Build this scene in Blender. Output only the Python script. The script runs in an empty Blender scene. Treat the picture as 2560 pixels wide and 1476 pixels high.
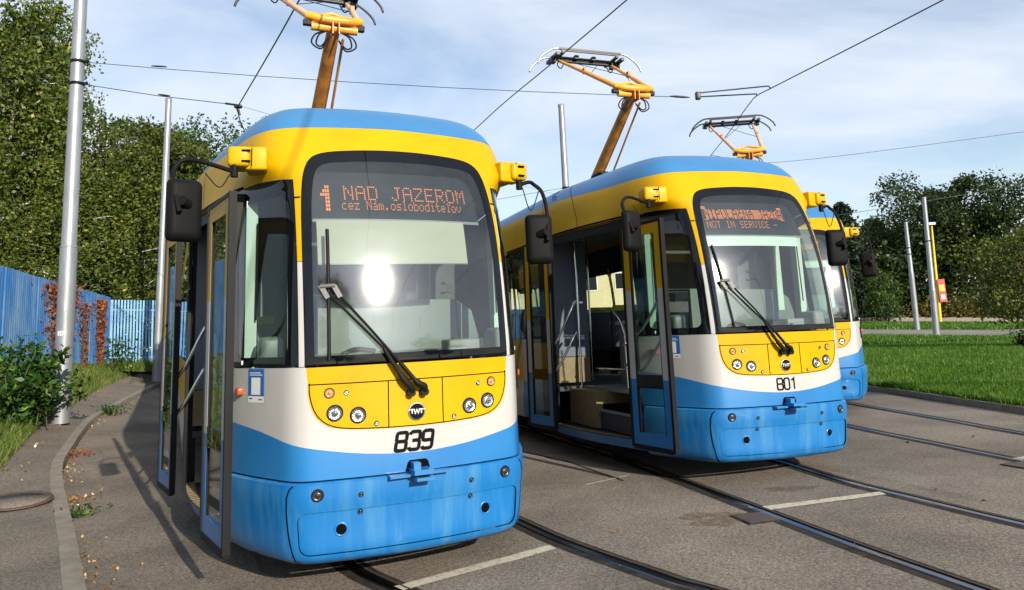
import bpy, bmesh, math, random
import numpy as np
from mathutils import Vector, Matrix
from mathutils.geometry import tessellate_polygon
random.seed(7); RNG=np.random.default_rng(7)
SC=bpy.context.scene; COL=SC.collection
# ---------------------------------------------------------------- camera, sky, sun, exposure
H=1.6874; TH,PH=0.166527,0.057408
cam=bpy.data.cameras.new('camera'); co=bpy.data.objects.new('camera',cam); COL.objects.link(co); SC.camera=co
cam.sensor_fit='HORIZONTAL'; cam.sensor_width=36; cam.lens=1839.664/2560*36; cam.shift_y=-224.47/2560; cam.clip_start=.05; cam.clip_end=3000
_R=Vector((1,0,0)); _U=Vector((0,-math.sin(TH),math.cos(TH))); _F=Vector((0,math.cos(TH),math.sin(TH)))
_r=_R*math.cos(PH)-_U*math.sin(PH); _u=_R*math.sin(PH)+_U*math.cos(PH)
co.matrix_world=Matrix(((_r.x,_u.x,-_F.x,0),(_r.y,_u.y,-_F.y,0),(_r.z,_u.z,-_F.z,H),(0,0,0,1)))
AZ,EL=math.radians(148),math.radians(20.5)
SUN=Vector((math.sin(AZ)*math.cos(EL),math.cos(AZ)*math.cos(EL),math.sin(EL)))
sl=bpy.data.lights.new('sun','SUN'); sl.energy=4.8; sl.angle=math.radians(.5); sl.color=(1,.90,.75)
so=bpy.data.objects.new('sun',sl); COL.objects.link(so); so.rotation_euler=SUN.to_track_quat('Z','Y').to_euler(); so.location=(20,-30,25)
SC.view_settings.view_transform='Standard'; SC.view_settings.look='None'; SC.view_settings.exposure=0.65; SC.view_settings.gamma=1
SC.cycles.max_bounces=8; SC.cycles.transparent_max_bounces=16; SC.cycles.caustics_reflective=False; SC.cycles.caustics_refractive=False
SC.cycles.use_denoising=True
W=bpy.data.worlds.new('World'); SC.world=W; W.use_nodes=True
nt=W.node_tree; nd=nt.nodes; nd.clear(); L=nt.links.new
def N(nt_,typ,**k):
    n=nt_.nodes.new(typ)
    for a,v in k.items():
        if a.startswith('i_'):
            key=a[2:]; key=int(key) if key.isdigit() else key
            n.inputs[key].default_value=v
        else: setattr(n,a,v)
    return n
sky=N(nt,'ShaderNodeTexSky',sky_type='NISHITA',sun_disc=False,sun_elevation=EL,sun_rotation=AZ,air_density=1.0,dust_density=.3,ozone_density=1.6)
geo=N(nt,'ShaderNodeTexCoord'); sep=N(nt,'ShaderNodeSeparateXYZ'); L(geo.outputs['Generated'],sep.inputs[0])
za=N(nt,'ShaderNodeMath',operation='MAXIMUM',i_1=0.0); L(sep.outputs['Z'],za.inputs[0])
zb=N(nt,'ShaderNodeMath',operation='ADD',i_1=.22); L(za.outputs[0],zb.inputs[0])
dx=N(nt,'ShaderNodeMath',operation='DIVIDE'); L(sep.outputs['X'],dx.inputs[0]); L(zb.outputs[0],dx.inputs[1])
dy=N(nt,'ShaderNodeMath',operation='DIVIDE'); L(sep.outputs['Y'],dy.inputs[0]); L(zb.outputs[0],dy.inputs[1])
cb=N(nt,'ShaderNodeCombineXYZ'); L(dx.outputs[0],cb.inputs[0]); L(dy.outputs[0],cb.inputs[1])
mp=N(nt,'ShaderNodeMapping'); mp.inputs['Rotation'].default_value=(0,0,math.radians(-25)); mp.inputs['Scale'].default_value=(.72,1.05,1); mp.inputs['Location'].default_value=(1.3,.4,0); L(cb.outputs[0],mp.inputs[0])
n1=N(nt,'ShaderNodeTexNoise',i_Scale=1.25,i_Detail=10.0,i_Roughness=.58,i_Distortion=.35); L(mp.outputs[0],n1.inputs['Vector'])
cr=N(nt,'ShaderNodeMapRange'); cr.inputs[1].default_value=.35; cr.inputs[2].default_value=.62; cr.inputs[3].default_value=.22; cr.inputs[4].default_value=.94; L(n1.outputs[0],cr.inputs[0])
mx=N(nt,'ShaderNodeMixRGB'); # thin cloud scatters forward: it is brightest close to the sun
dt=N(nt,'ShaderNodeVectorMath',operation='DOT_PRODUCT'); L(geo.outputs['Generated'],dt.inputs[0]); dt.inputs[1].default_value=tuple(SUN)
dm=N(nt,'ShaderNodeMath',operation='MAXIMUM',i_1=0.); L(dt.outputs['Value'],dm.inputs[0]); dp=N(nt,'ShaderNodeMath',operation='POWER',i_1=40.); L(dm.outputs[0],dp.inputs[0]); da=N(nt,'ShaderNodeMath',operation='MULTIPLY_ADD',i_1=3.6,i_2=1.); L(dp.outputs[0],da.inputs[0])
cm=N(nt,'ShaderNodeVectorMath',operation='SCALE'); cm.inputs[0].default_value=(4.95,5.4,6.2); L(da.outputs[0],cm.inputs['Scale'])
L(cr.outputs[0],mx.inputs[0]); L(sky.outputs[0],mx.inputs[1]); L(cm.outputs[0],mx.inputs[2])
bg=N(nt,'ShaderNodeBackground',i_Strength=.110); L(mx.outputs[0],bg.inputs[0])
ou=N(nt,'ShaderNodeOutputWorld'); L(bg.outputs[0],ou.inputs[0])
# ---------------------------------------------------------------- materials
MATS={}
def base(name):
    m=bpy.data.materials.new(name); m.use_nodes=True; MATS[name]=m
    t=m.node_tree; return m,t,t.nodes['Principled BSDF'],t.nodes['Material Output']
def rgb(c): return (c[0],c[1],c[2],1)
def mat(name,c,rough=.5,metal=0.,coat=0.,var=.12,scale=3.,c2=None,bump=0.,bscale=60.,stretch=None,detail=6.,spec=.5,lo=.35,hi=.68):
    """paint-like surface: base colour with a noise of wear or dirt, optional fine bump"""
    m,t,b,o=base(name); lk=t.links.new
    tc=N(t,'ShaderNodeTexCoord'); v=tc.outputs['Object']
    if stretch:
        mm=N(t,'ShaderNodeMapping'); mm.inputs['Scale'].default_value=stretch; lk(v,mm.inputs[0]); v2=mm.outputs[0]
    else: v2=v
    n=N(t,'ShaderNodeTexNoise',i_Scale=scale,i_Detail=detail,i_Roughness=.6); lk(v2,n.inputs['Vector'])
    r=N(t,'ShaderNodeMapRange'); r.inputs[1].default_value=lo; r.inputs[2].default_value=hi; lk(n.outputs[0],r.inputs[0])
    x=N(t,'ShaderNodeMixRGB'); lk(r.outputs[0],x.inputs[0]); x.inputs[1].default_value=rgb(c)
    x.inputs[2].default_value=rgb(c2) if c2 else rgb([k*(1-var) for k in c])
    lk(x.outputs[0],b.inputs['Base Color']); b.inputs['Roughness'].default_value=rough; b.inputs['Metallic'].default_value=metal
    b.inputs['Coat Weight'].default_value=coat; b.inputs['Coat Roughness'].default_value=.08; b.inputs['Specular IOR Level'].default_value=spec
    if bump:
        nb=N(t,'ShaderNodeTexNoise',i_Scale=bscale,i_Detail=4.0); lk(v,nb.inputs['Vector'])
        bp=N(t,'ShaderNodeBump',i_Strength=bump,i_Distance=.02); lk(nb.outputs[0],bp.inputs['Height']); lk(bp.outputs[0],b.inputs['Normal'])
    return m
def glass(name,tint,refl=1.75,rough=.0,dust=.0):
    m,t,b,o=base(name); lk=t.links.new; t.nodes.remove(b)
    tr=N(t,'ShaderNodeBsdfTransparent',i_Color=rgb(tint)); gl=N(t,'ShaderNodeBsdfGlossy',i_Roughness=rough); gl.inputs[0].default_value=(1,1,1,1)
    # two-sided Schlick reflectance for a thin sheet
    ge=N(t,'ShaderNodeNewGeometry'); dt=N(t,'ShaderNodeVectorMath',operation='DOT_PRODUCT'); lk(ge.outputs['Normal'],dt.inputs[0]); lk(ge.outputs['Incoming'],dt.inputs[1])
    ab=N(t,'ShaderNodeMath',operation='ABSOLUTE'); lk(dt.outputs['Value'],ab.inputs[0]); iv=N(t,'ShaderNodeMath',operation='SUBTRACT',i_0=1.); lk(ab.outputs[0],iv.inputs[1])
    pw=N(t,'ShaderNodeMath',operation='POWER',i_1=5.); lk(iv.outputs[0],pw.inputs[0]); r0=((refl-1)/(refl+1))**2; fr=N(t,'ShaderNodeMath',operation='MULTIPLY_ADD',i_1=1-r0,i_2=r0); lk(pw.outputs[0],fr.inputs[0])
    mx=N(t,'ShaderNodeMixShader'); lk(fr.outputs[0],mx.inputs[0]); gr_=N(t,'ShaderNodeBsdfGlossy',i_Roughness=.11); gm=N(t,'ShaderNodeMixShader',i_0=.30 if dust>.015 else .06); lk(gl.outputs[0],gm.inputs[1]); lk(gr_.outputs[0],gm.inputs[2]); lk(tr.outputs[0],mx.inputs[1]); lk(gm.outputs[0],mx.inputs[2])
    last=mx.outputs[0]
    if dust:
        df=N(t,'ShaderNodeBsdfDiffuse'); df.inputs[0].default_value=(.7,.68,.62,1)
        tc=N(t,'ShaderNodeTexCoord'); n=N(t,'ShaderNodeTexNoise',i_Scale=2.5,i_Detail=7.0,i_Roughness=.7); lk(tc.outputs['Object'],n.inputs['Vector'])
        r=N(t,'ShaderNodeMapRange'); r.inputs[1].default_value=.4; r.inputs[2].default_value=.8; r.inputs[3].default_value=dust*.4; r.inputs[4].default_value=dust*1.5; lk(n.outputs[0],r.inputs[0])
        g2=N(t,'ShaderNodeBsdfGlossy',i_Roughness=.13); g2.inputs[0].default_value=(1,1,1,1)
        a=N(t,'ShaderNodeAddShader'); lk(df.outputs[0],a.inputs[0]); lk(df.outputs[0],a.inputs[1])
        mg=N(t,'ShaderNodeMixShader'); mg.inputs[0].default_value=.25; lk(df.outputs[0],mg.inputs[1]); lk(g2.outputs[0],mg.inputs[2])
        m2=N(t,'ShaderNodeMixShader'); lk(r.outputs[0],m2.inputs[0]); lk(last,m2.inputs[1]); lk(mg.outputs[0],m2.inputs[2]); last=m2.outputs[0]
    lk(last,o.inputs[0]); return m
def emis(name,c,s):
    m,t,b,o=base(name); b.inputs['Base Color'].default_value=rgb([k*.3 for k in c]); b.inputs['Emission Color'].default_value=rgb(c); b.inputs['Emission Strength'].default_value=s; return m
YEL=mat('yellow_paint',(.50,.298,.0003),.42,coat=.03,var=.10,scale=1.6,bump=.025,bscale=3.5,c2=(.43,.247,.001),spec=.16)
WHT=mat('white_paint',(.41,.405,.40),.38,coat=.1,spec=.3,c2=(.35,.34,.32),scale=1.6,stretch=(1,1,.4))
BLU=mat('blue_paint',(.018,.16,.40),.36,coat=.2,c2=(.012,.12,.34),scale=1.7,stretch=(1,1,.5))
BLR=mat('blue_roof_paint',(.035,.165,.36),.45,coat=.1,c2=(.028,.14,.32),scale=1.1)
BUM=mat('bumper_blue_paint',(.004,.125,.36),.40,coat=.15,c2=(.05,.20,.38),scale=3.5,stretch=(2.2,2.2,.25),lo=.46,hi=.80,bump=.02,bscale=5)
BLK=mat('black_rubber',(.007,.007,.0075),.55,var=.3,spec=.18)
FRIT=mat('black_glazed_band',(.003,.004,.006),.012,var=.2,spec=.36)
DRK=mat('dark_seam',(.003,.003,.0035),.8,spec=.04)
GLS=glass('windscreen_glass',(.82,.90,.87),1.95,.012,.02)
GLD=glass('side_glass',(.74,.83,.79),1.6,.01,.012)
LED=emis('led_orange',(1.,.27,.07),.55); LEDB=mat('led_board',(.009,.014,.020),.6,spec=.2)
BLIND=mat('blind_cloth',(.31,.30,.24),.7,var=.06,scale=4,stretch=(.4,1,3))
MINT=mat('mint_panel',(.42,.53,.46),.5,var=.1)
GREYP=mat('grey_panel',(.18,.19,.19),.55,var=.2)
PALE=mat('pale_panel',(.105,.13,.12),.45,var=.12)
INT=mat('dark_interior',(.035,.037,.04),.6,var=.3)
WOOD=mat('beige_step',(.20,.145,.07),.6,var=.25,scale=9)
NAVY=mat('navy_step',(.03,.036,.05),.5,var=.3)
CHR=mat('chrome',(.75,.75,.74),.12,metal=1.,var=.1)
STL=mat('rail_steel',(.20,.205,.22),.25,metal=1.,var=.3,scale=6)
LENS=glass('lamp_glass',(.9,.92,.94),1.5); BOWL=mat('lamp_bowl',(.75,.75,.75),.18,metal=1.,var=.35,scale=40,bump=.35,bscale=70)
AMB=mat('amber_lens',(.42,.06,.008),.3,coat=.2); AMBC=mat('amber_clear',(.62,.30,.12),.15,coat=.8,var=.3,scale=60)
ORG=mat('orange_paint',(.86,.36,.02),.4,coat=.2,c2=(.6,.21,.012),scale=2.2)
ORD=mat('sooty_orange_paint',(.55,.20,.014),.5,c2=(.14,.045,.008),scale=2.5,stretch=(2,2,.7),lo=.4,hi=.75)
PNK=mat('faded_orange_paint',(.70,.40,.22),.5,c2=(.55,.28,.12),scale=5)
PANT=mat('collector_black',(.010,.011,.014),.45,var=.4,scale=12)
ALU=mat('worn_aluminium',(.5,.5,.5),.5,metal=1.,var=.25,scale=14)
MIR=mat('mirror_plastic',(.007,.007,.0075),.6,bump=.05,bscale=220,spec=.1)
STK=mat('sticker_blue',(.01,.11,.42),.35); STW=mat('sticker_white',(.7,.7,.7),.4)
NUM=mat('number_black',(.005,.005,.006),.6,spec=.06)
GALV=mat('galvanised_steel',(.25,.27,.29),.45,metal=.4,c2=(.17,.185,.20),scale=6,stretch=(1.5,1.5,.3),lo=.4,hi=.75)
CONC=mat('concrete',(.23,.205,.165),.9,c2=(.15,.13,.105),scale=6,bump=.3,bscale=90)
WIRE=mat('wire_black',(.02,.022,.026),.5)
DREF=mat('dark_reflector',(.10,.10,.095),.3,metal=.8,var=.4,scale=50); WPM=mat('wiper_metal',(.09,.09,.09),.5); SCREEN=mat('draught_screen_panel',(.10,.12,.17),.4); SEATG=mat('seat_lime',(.42,.55,.02),.6); SEATD=mat('seat_dark',(.03,.035,.06),.7)
# ---------------------------------------------------------------- mesh helpers
def link(o,parent=None):
    COL.objects.link(o)
    if parent is not None: o.parent=parent
    return o
def tag(o,label=None,cat=None,group=None,kind=None):
    for k,v in (('label',label),('category',cat),('group',group),('kind',kind)):
        if v: o[k]=v
    return o
def empty(name,loc=(0,0,0),rz=0.,**k):
    o=bpy.data.objects.new(name,None); o.location=loc; o.rotation_euler=(0,0,rz); o.empty_display_size=.2; link(o); return tag(o,**k)
class MB:
    def __init__(s): s.v=[];s.f=[];s.m=[];s.mats=[];s.sm=[]
    def mi(s,m):
        if m not in s.mats: s.mats.append(m)
        return s.mats.index(m)
    def add(s,vs,fs,m,smooth=False):
        o=len(s.v); s.v+= [tuple(map(float,p)) for p in vs]; k=s.mi(m)
        for f in fs: s.f.append(tuple(i+o for i in f)); s.m.append(k); s.sm.append(smooth)
        return s
    def box(s,c,size,m,rot=None):
        hx,hy,hz=[k/2 for k in size]; P=[Vector((a*hx,b*hy,d*hz)) for a in(-1,1) for b in(-1,1) for d in(-1,1)]
        if rot is not None: P=[rot@p for p in P]
        return s.add([p+Vector(c) for p in P],[(0,1,3,2),(4,6,7,5),(0,4,5,1),(2,3,7,6),(0,2,6,4),(1,5,7,3)],m)
    def rbox(s,c,size,m,bev=.02,rot=None,seg=3,taper=1.):
        bm=bmesh.new(); bmesh.ops.create_cube(bm,size=1)
        for v in bm.verts:
            v.co=Vector((v.co.x*size[0],v.co.y*size[1],v.co.z*size[2]))
            if v.co.y<0: v.co.x*=taper; v.co.z*=taper
        bmesh.ops.bevel(bm,geom=bm.edges[:],offset=bev,segments=seg,profile=.5,affect='EDGES')
        M=rot.to_4x4() if rot is not None else Matrix()
        bm.verts.index_update()
        r=s.add([(M@v.co)+Vector(c) for v in bm.verts],[[v.index for v in f.verts] for f in bm.faces],m,True); bm.free(); return r
    def tube(s,path,r,m,seg=8,caps=True):
        P=[Vector(p) for p in path]; n=len(P); R=list(r) if hasattr(r,'__len__') else [r]*n
        T=[(P[min(i+1,n-1)]-P[max(i-1,0)]).normalized() for i in range(n)]
        u=T[0].orthogonal().normalized(); vs=[]
        for i in range(n):
            u=(u-T[i]*u.dot(T[i])).normalized(); w=T[i].cross(u)
            for k in range(seg):
                a=2*math.pi*k/seg; vs.append(P[i]+(u*math.cos(a)+w*math.sin(a))*R[i])
        fs=[(i*seg+k,i*seg+(k+1)%seg,(i+1)*seg+(k+1)%seg,(i+1)*seg+k) for i in range(n-1) for k in range(seg)]
        s.add(vs,fs,m,True)
        if caps: s.add(vs[:seg],[tuple(range(seg))[::-1]],m); s.add(vs[-seg:],[tuple(range(seg))],m)
        return s
    def lathe(s,prof,m,M=None,seg=20):
        M=M or Matrix(); vs=[M@Vector((r*math.cos(2*math.pi*k/seg),r*math.sin(2*math.pi*k/seg),z)) for r,z in prof for k in range(seg)]
        fs=[(i*seg+k,i*seg+(k+1)%seg,(i+1)*seg+(k+1)%seg,(i+1)*seg+k) for i in range(len(prof)-1) for k in range(seg)]
        return s.add(vs,fs,m,True)
    def build(s,name,parent=None):
        me=bpy.data.meshes.new(name); me.from_pydata(s.v,[],s.f)
        for m in s.mats: me.materials.append(m)
        me.polygons.foreach_set('material_index',s.m); me.polygons.foreach_set('use_smooth',s.sm); me.update()
        return link(bpy.data.objects.new(name,me),parent)
def bend(pts,n=6):
    """smooth curve through points"""
    P=np.array(pts,float); Q=np.vstack([2*P[0]-P[1],P,2*P[-1]-P[-2]]); out=[]
    for i in range(1,len(Q)-2):
        a,b,c,d=Q[i-1:i+3]
        for u in np.linspace(0,1,n,endpoint=False): out.append(.5*(2*b+(c-a)*u+(2*a-5*b+4*c-d)*u*u+(3*b-a-3*c+d)*u**3))
    out.append(P[-1]); return np.array(out)
def ribbon(path,w,closed=False,dense=0):
    """mitred 2D stroke -> list of quads in 2D"""
    P=[Vector(p) for p in path]
    if dense:
        Q=[]
        for a,b in zip(P,P[1:]+([P[0]] if closed else [])):
            k=max(1,int((b-a).length/dense)); Q+=[a.lerp(b,j/k) for j in range(k)]
        P=Q+([] if closed else [P[-1]])
    n=len(P); Lf=[];Rt=[]
    for i in range(n):
        a=P[i-1] if (i>0 or closed) else None; b=P[(i+1)%n] if (i<n-1 or closed) else None
        d1=(P[i]-a).normalized() if a is not None else None; d2=(b-P[i]).normalized() if b is not None else None
        if d1 is None: d1=d2
        if d2 is None: d2=d1
        n1=Vector((-d1.y,d1.x)); n2=Vector((-d2.y,d2.x)); q=n1+n2
        q=q.normalized() if q.length>1e-6 else n1; k=min(1/max(q.dot(n1),.35),2.2)
        Lf.append(P[i]+q*w/2*k); Rt.append(P[i]-q*w/2*k)
    return [[Rt[i],Rt[(i+1)%n],Lf[(i+1)%n],Lf[i]] for i in range(n if closed else n-1)]
# ---------------------------------------------------------------- tram skin: S(t,h); t runs round the cab from its centre, h up the side and over the roof
def _cm(P,n=12):
    P=np.array(P,float); out=[]; Q=np.vstack([P[1]*[-1,1],P,P[-1]+[0,.3]])
    for i in range(1,len(Q)-2):
        a,b,c,d=Q[i-1:i+3]
        for u in np.linspace(0,1,n,endpoint=False): out.append(.5*(2*b+(c-a)*u+(2*a-5*b+4*c-d)*u*u+(3*b-a-3*c+d)*u**3))
    out+=[P[-1],P[-1]+[0,30.]]; return np.array(out)
_pl=_cm([(0,0),(.12,.002),(.24,.0086),(.36,.019),(.48,.0345),(.60,.054),(.70,.0735),(.765,.098),(.82,.145),(.865,.21),(.92,.32),(.985,.455),(1.06,.62),(1.13,.8),(1.19,1.0),(1.255,1.27),(1.32,1.58),(1.375,1.9),(1.412,2.25),(1.425,2.6)])
_pl2=_cm([(0,0),(.12,.002),(.24,.0082),(.36,.018),(.48,.032),(.60,.050),(.70,.068),(.79,.09),(.87,.125),(.94,.18),(1.0,.26),(1.05,.36),(1.095,.5),(1.14,.69),(1.19,.95),(1.26,1.3),(1.325,1.65),(1.38,2.0),(1.415,2.35),(1.425,2.7)])
_ct=lambda p:np.concatenate([[0],np.cumsum(np.linalg.norm(np.diff(p,axis=0),axis=1))])
_pt,_pt2=_ct(_pl),_ct(_pl2)
_pf=np.array([(0.02,.13,1.06,.19),(0.10,.135,1.145,.10),(.16,.16,1.195,.055),(.24,.23,1.225,.035),(.33,.33,1.24,.03),(.45,.45,1.25,.02),(.55,.55,1.255,.0),(.68,.68,1.24,-.005),(1.0,1.0,1.24,0),(1.4,1.4,1.24,0),(1.7,1.7,1.24,.025),(2.14,2.14,1.24,.086),(2.4,2.4,1.24,.145),(2.65,2.65,1.24,.225),
 (2.85,2.85,1.24,.31),(2.95,2.95,1.24,.355),(3.05,3.05,1.237,.405),(3.15,3.15,1.23,.46),(3.25,3.247,1.212,.525),(3.35,3.34,1.175,.605),(3.45,3.427,1.115,.705),(3.55,3.492,1.035,.83),(3.7,3.547,.895,1.02),(3.9,3.58,.7,1.27),(4.5,3.62,0.02,1.9)])
def _pc(xs,ys,x):
    h=np.diff(xs);dl=np.diff(ys)/h;m=np.zeros(len(xs));m[0]=dl[0];m[-1]=dl[-1]
    for i in range(1,len(xs)-1):
        if dl[i-1]*dl[i]>0: a=2*h[i]+h[i-1];b=h[i]+2*h[i-1];m[i]=(a+b)/(a/dl[i-1]+b/dl[i])
    x=np.clip(x,xs[0],xs[-1]);i=np.clip(np.searchsorted(xs,x)-1,0,len(xs)-2);u=(x-xs[i])/h[i]
    return ys[i]*(1+2*u)*(1-u)**2+m[i]*h[i]*u*(1-u)**2+ys[i+1]*u*u*(3-2*u)+m[i+1]*h[i]*u*u*(u-1)
def S(t,h):
    t=np.asarray(t,float);h=np.asarray(h,float);a=np.abs(t);b=np.clip((h-2.72)/.2,0,1);b=b*b*(3-2*b)
    X=np.sign(t)*(np.interp(a,_pt,_pl[:,0])*(1-b)+np.interp(a,_pt2,_pl2[:,0])*b);D=np.interp(a,_pt,_pl[:,1])*(1-b)+np.interp(a,_pt2,_pl2[:,1])*b
    return np.stack([X*_pc(_pf[:,0],_pf[:,2],h)/1.24,D+_pc(_pf[:,0],_pf[:,3],h),_pc(_pf[:,0],_pf[:,1],h)],-1)
def Nrm(t,h,e=.006):
    n=np.cross(S(np.asarray(t)+e,h)-S(np.asarray(t)-e,h),S(t,np.asarray(h)+e)-S(t,np.asarray(h)-e)); return n/np.maximum(np.linalg.norm(n,axis=-1,keepdims=True),1e-9)
def td(d): return float(np.interp(d,_pl[:,1],_pt))            # arc length where the side reaches depth d
def SP(t,h,off=0.): return Vector(S(t,h)+Nrm(t,h)*off)
TL=np.concatenate([np.arange(-3.6,3.61,.06),[-4,4,-6,6,-8,8,-10,10,-12,12]]); HL=np.concatenate([np.arange(.06,.7,.06),np.arange(.8,2.7,.17),np.arange(2.7,4.5,.06)])
def skin(name,regions,parent,off=0.,fine=True,extra=()):
    """regions: list of (outline, holes, material) in (t,h), laid on the skin with a normal offset"""
    bm=bmesh.new(); mats=[]
    for outer,holes,m,*o in regions:
        o=o[0] if o else off
        if m not in mats: mats.append(m)
        loops=[[Vector((p[0],p[1],0)) for p in q] for q in [outer]+list(holes)]
        fl=[p for q in loops for p in q]; b2=bmesh.new(); vs=[b2.verts.new(p) for p in fl]
        for tr in tessellate_polygon(loops):
            a,b,c=[fl[i] for i in tr]
            ar=(b-a).cross(c-a).z
            if abs(ar)<1e-9: continue
            try: b2.faces.new([vs[i] for i in (tr if ar>0 else tr[::-1])])
            except ValueError: pass
        xs=[p.x for p in fl];ys=[p.y for p in fl]
        if fine:
            for x in TL:
                if min(xs)<x<max(xs): bmesh.ops.bisect_plane(b2,geom=b2.verts[:]+b2.edges[:]+b2.faces[:],dist=1e-5,plane_co=(x,0,0),plane_no=(1,0,0))
            for y in HL:
                if min(ys)<y<max(ys): bmesh.ops.bisect_plane(b2,geom=b2.verts[:]+b2.edges[:]+b2.faces[:],dist=1e-5,plane_co=(0,y,0),plane_no=(0,1,0))
        b2.verts.index_update(); mp_={}
        for v in b2.verts: mp_[v.index]=bm.verts.new((v.co.x,v.co.y,o))
        k=mats.index(m)
        for f in b2.faces:
            try: g=bm.faces.new([mp_[v.index] for v in f.verts]); g.material_index=k; g.smooth=True
            except ValueError: pass
        b2.free()
    for polys,m,o in extra:
        if m not in mats: mats.append(m)
        for q in polys:
            g=bm.faces.new([bm.verts.new((p[0],p[1],o)) for p in q]); g.material_index=mats.index(m); g.smooth=True
    me=bpy.data.meshes.new(name); bm.to_mesh(me); bm.free()
    for m in mats: me.materials.append(m)
    c=np.empty(len(me.vertices)*3); me.vertices.foreach_get('co',c); c=c.reshape(-1,3)
    n=Nrm(c[:,0],c[:,1]); p=S(c[:,0],c[:,1])+n*c[:,2:3]; me.vertices.foreach_set('co',p.ravel()); me.update()
    me.normals_split_custom_set_from_vertices([tuple(k) for k in n])
    return link(bpy.data.objects.new(name,me),parent)
def rrect(t0,h0,t1,h1,r,n=5):
    out=[]
    for cx,cy,a0 in ((t1-r,h0+r,-90),(t1-r,h1-r,0),(t0+r,h1-r,90),(t0+r,h0+r,180)):
        for k in range(n+1): a=math.radians(a0+90*k/n); out.append((cx+r*math.cos(a),cy+r*math.sin(a)))
    return out
def rect(t0,h0,t1,h1): return [(t0,h0),(t1,h0),(t1,h1),(t0,h1)]
def mir(p): return [(-a,b) for a,b in p[::-1]]
def frame_at(t,h,off=0.):
    p=SP(t,h,off); n=Vector(Nrm(t,h)); x=Vector((0,0,1)).cross(n).normalized(); y=n.cross(x)
    return Matrix(((x.x,y.x,n.x,p.x),(x.y,y.y,n.y,p.y),(x.z,y.z,n.z,p.z),(0,0,0,1)))
F5={'A':'01110 10001 10001 11111 10001 10001 10001','B':'11110 10001 10001 11110 10001 10001 11110','C':'01110 10001 10000 10000 10000 10001 01110','D':'11110 10001 10001 10001 10001 10001 11110','E':'11111 10000 10000 11110 10000 10000 11111','I':'01110 00100 00100 00100 00100 00100 01110','J':'00111 00010 00010 00010 00010 10010 01100','L':'10000 10000 10000 10000 10000 10000 11111','M':'10001 11011 10101 10101 10001 10001 10001','N':'10001 11001 10101 10101 10011 10001 10001','O':'01110 10001 10001 10001 10001 10001 01110','P':'11110 10001 10001 11110 10000 10000 10000','R':'11110 10001 10001 11110 10100 10010 10001','S':'01111 10000 10000 01110 00001 00001 11110','T':'11111 00100 00100 00100 00100 00100 00100','U':'10001 10001 10001 10001 10001 10001 01110','V':'10001 10001 10001 10001 10001 01010 00100','Z':'11111 00001 00010 00100 01000 10000 11111','1':'00110 01110 11110 00110 00110 00110 00110','-':'00000 00000 00000 11111 00000 00000 00000',' ':'00000 00000 00000 00000 00000 00000 00000','.':'00000 00000 00000 00000 00000 01100 01100',
'a':'00000 00000 01110 00001 01111 10001 01111','b':'10000 10000 11110 10001 10001 10001 11110','c':'00000 00000 01110 10000 10000 10000 01110','d':'00001 00001 01111 10001 10001 10001 01111','e':'00000 00000 01110 10001 11111 10000 01110','i':'00100 00000 01100 00100 00100 00100 01110','l':'01100 00100 00100 00100 00100 00100 01110','m':'00000 00000 11010 10101 10101 10101 10101','o':'00000 00000 01110 10001 10001 10001 01110','s':'00000 00000 01111 10000 01110 00001 11110','t':'01000 01000 11110 01000 01000 01001 00110','v':'00000 00000 10001 10001 10001 01010 00100','z':'00000 00000 11111 00010 00100 01000 11111',
'Á':'00010 01110 10001 11111 10001 10001 10001','Č':'01010 00100 01110 10001 10000 10001 01110','á':'00010 00100 01110 00001 01111 10001 01111','ľ':'01101 00101 00100 00100 00100 00100 01110'}
def dots(txt,t0,h0,px,py,inv=False,fat=1.):
    """dot-matrix text: lit cells as small quads in (t,h)"""
    out=[]; c=0
    for ch in txt:
        rows=F5[ch].split()
        for r,row in enumerate(rows):
            for k,b in enumerate(row+'0'):
                if (b=='1')!=inv: x=t0+(c+k)*px; y=h0+(6-r)*py; out.append(rect(x,y,x+px*.62*fat,y+py*.62*fat))
        c+=6
    return out
def flat_skin(name,polys,m,parent,off): 
    """many tiny convex polygons on the skin"""
    vs=[];fs=[]
    for q in polys: fs.append(tuple(range(len(vs),len(vs)+len(q)))); vs+=[(float(p[0]),float(p[1])) for p in q]
    a=np.array(vs); P=S(a[:,0],a[:,1])+Nrm(a[:,0],a[:,1])*off
    b=MB(); b.add(P,fs,m); return b.build(name,parent)
GLY={'8':[('c',[(.12,1),(.48,1),(.56,.97),(.6,.88),(.6,.62),(.55,.51),(.6,.4),(.6,.12),(.56,.03),(.48,0),(.12,0),(.04,.03),(0,.12),(0,.4),(.05,.51),(0,.62),(0,.88),(.04,.97)]),('b',(.1,.51),(.5,.51))],
'3':[('o',[(0,.84),(.02,.93),(.12,1),(.48,1),(.56,.97),(.6,.88),(.6,.62),(.55,.51),(.6,.4),(.6,.12),(.56,.03),(.48,0),(.12,0),(.02,.07),(0,.16)]),('b',(.16,.51),(.5,.51))],
'9':[('o',[(0,.14),(.03,.05),(.12,0),(.46,0),(.56,.04),(.6,.14),(.6,.86),(.56,.96),(.46,1),(.12,1),(.03,.95),(0,.84),(0,.6),(.03,.5),(.12,.46),(.50,.46)])],
'0':[('c',[(.12,1),(.43,1),(.55,.87),(.55,.13),(.43,0),(.12,0),(0,.13),(0,.87)])],
'1':[('o',[(.03,.78),(.3,.97),(.3,0)])]}
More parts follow.
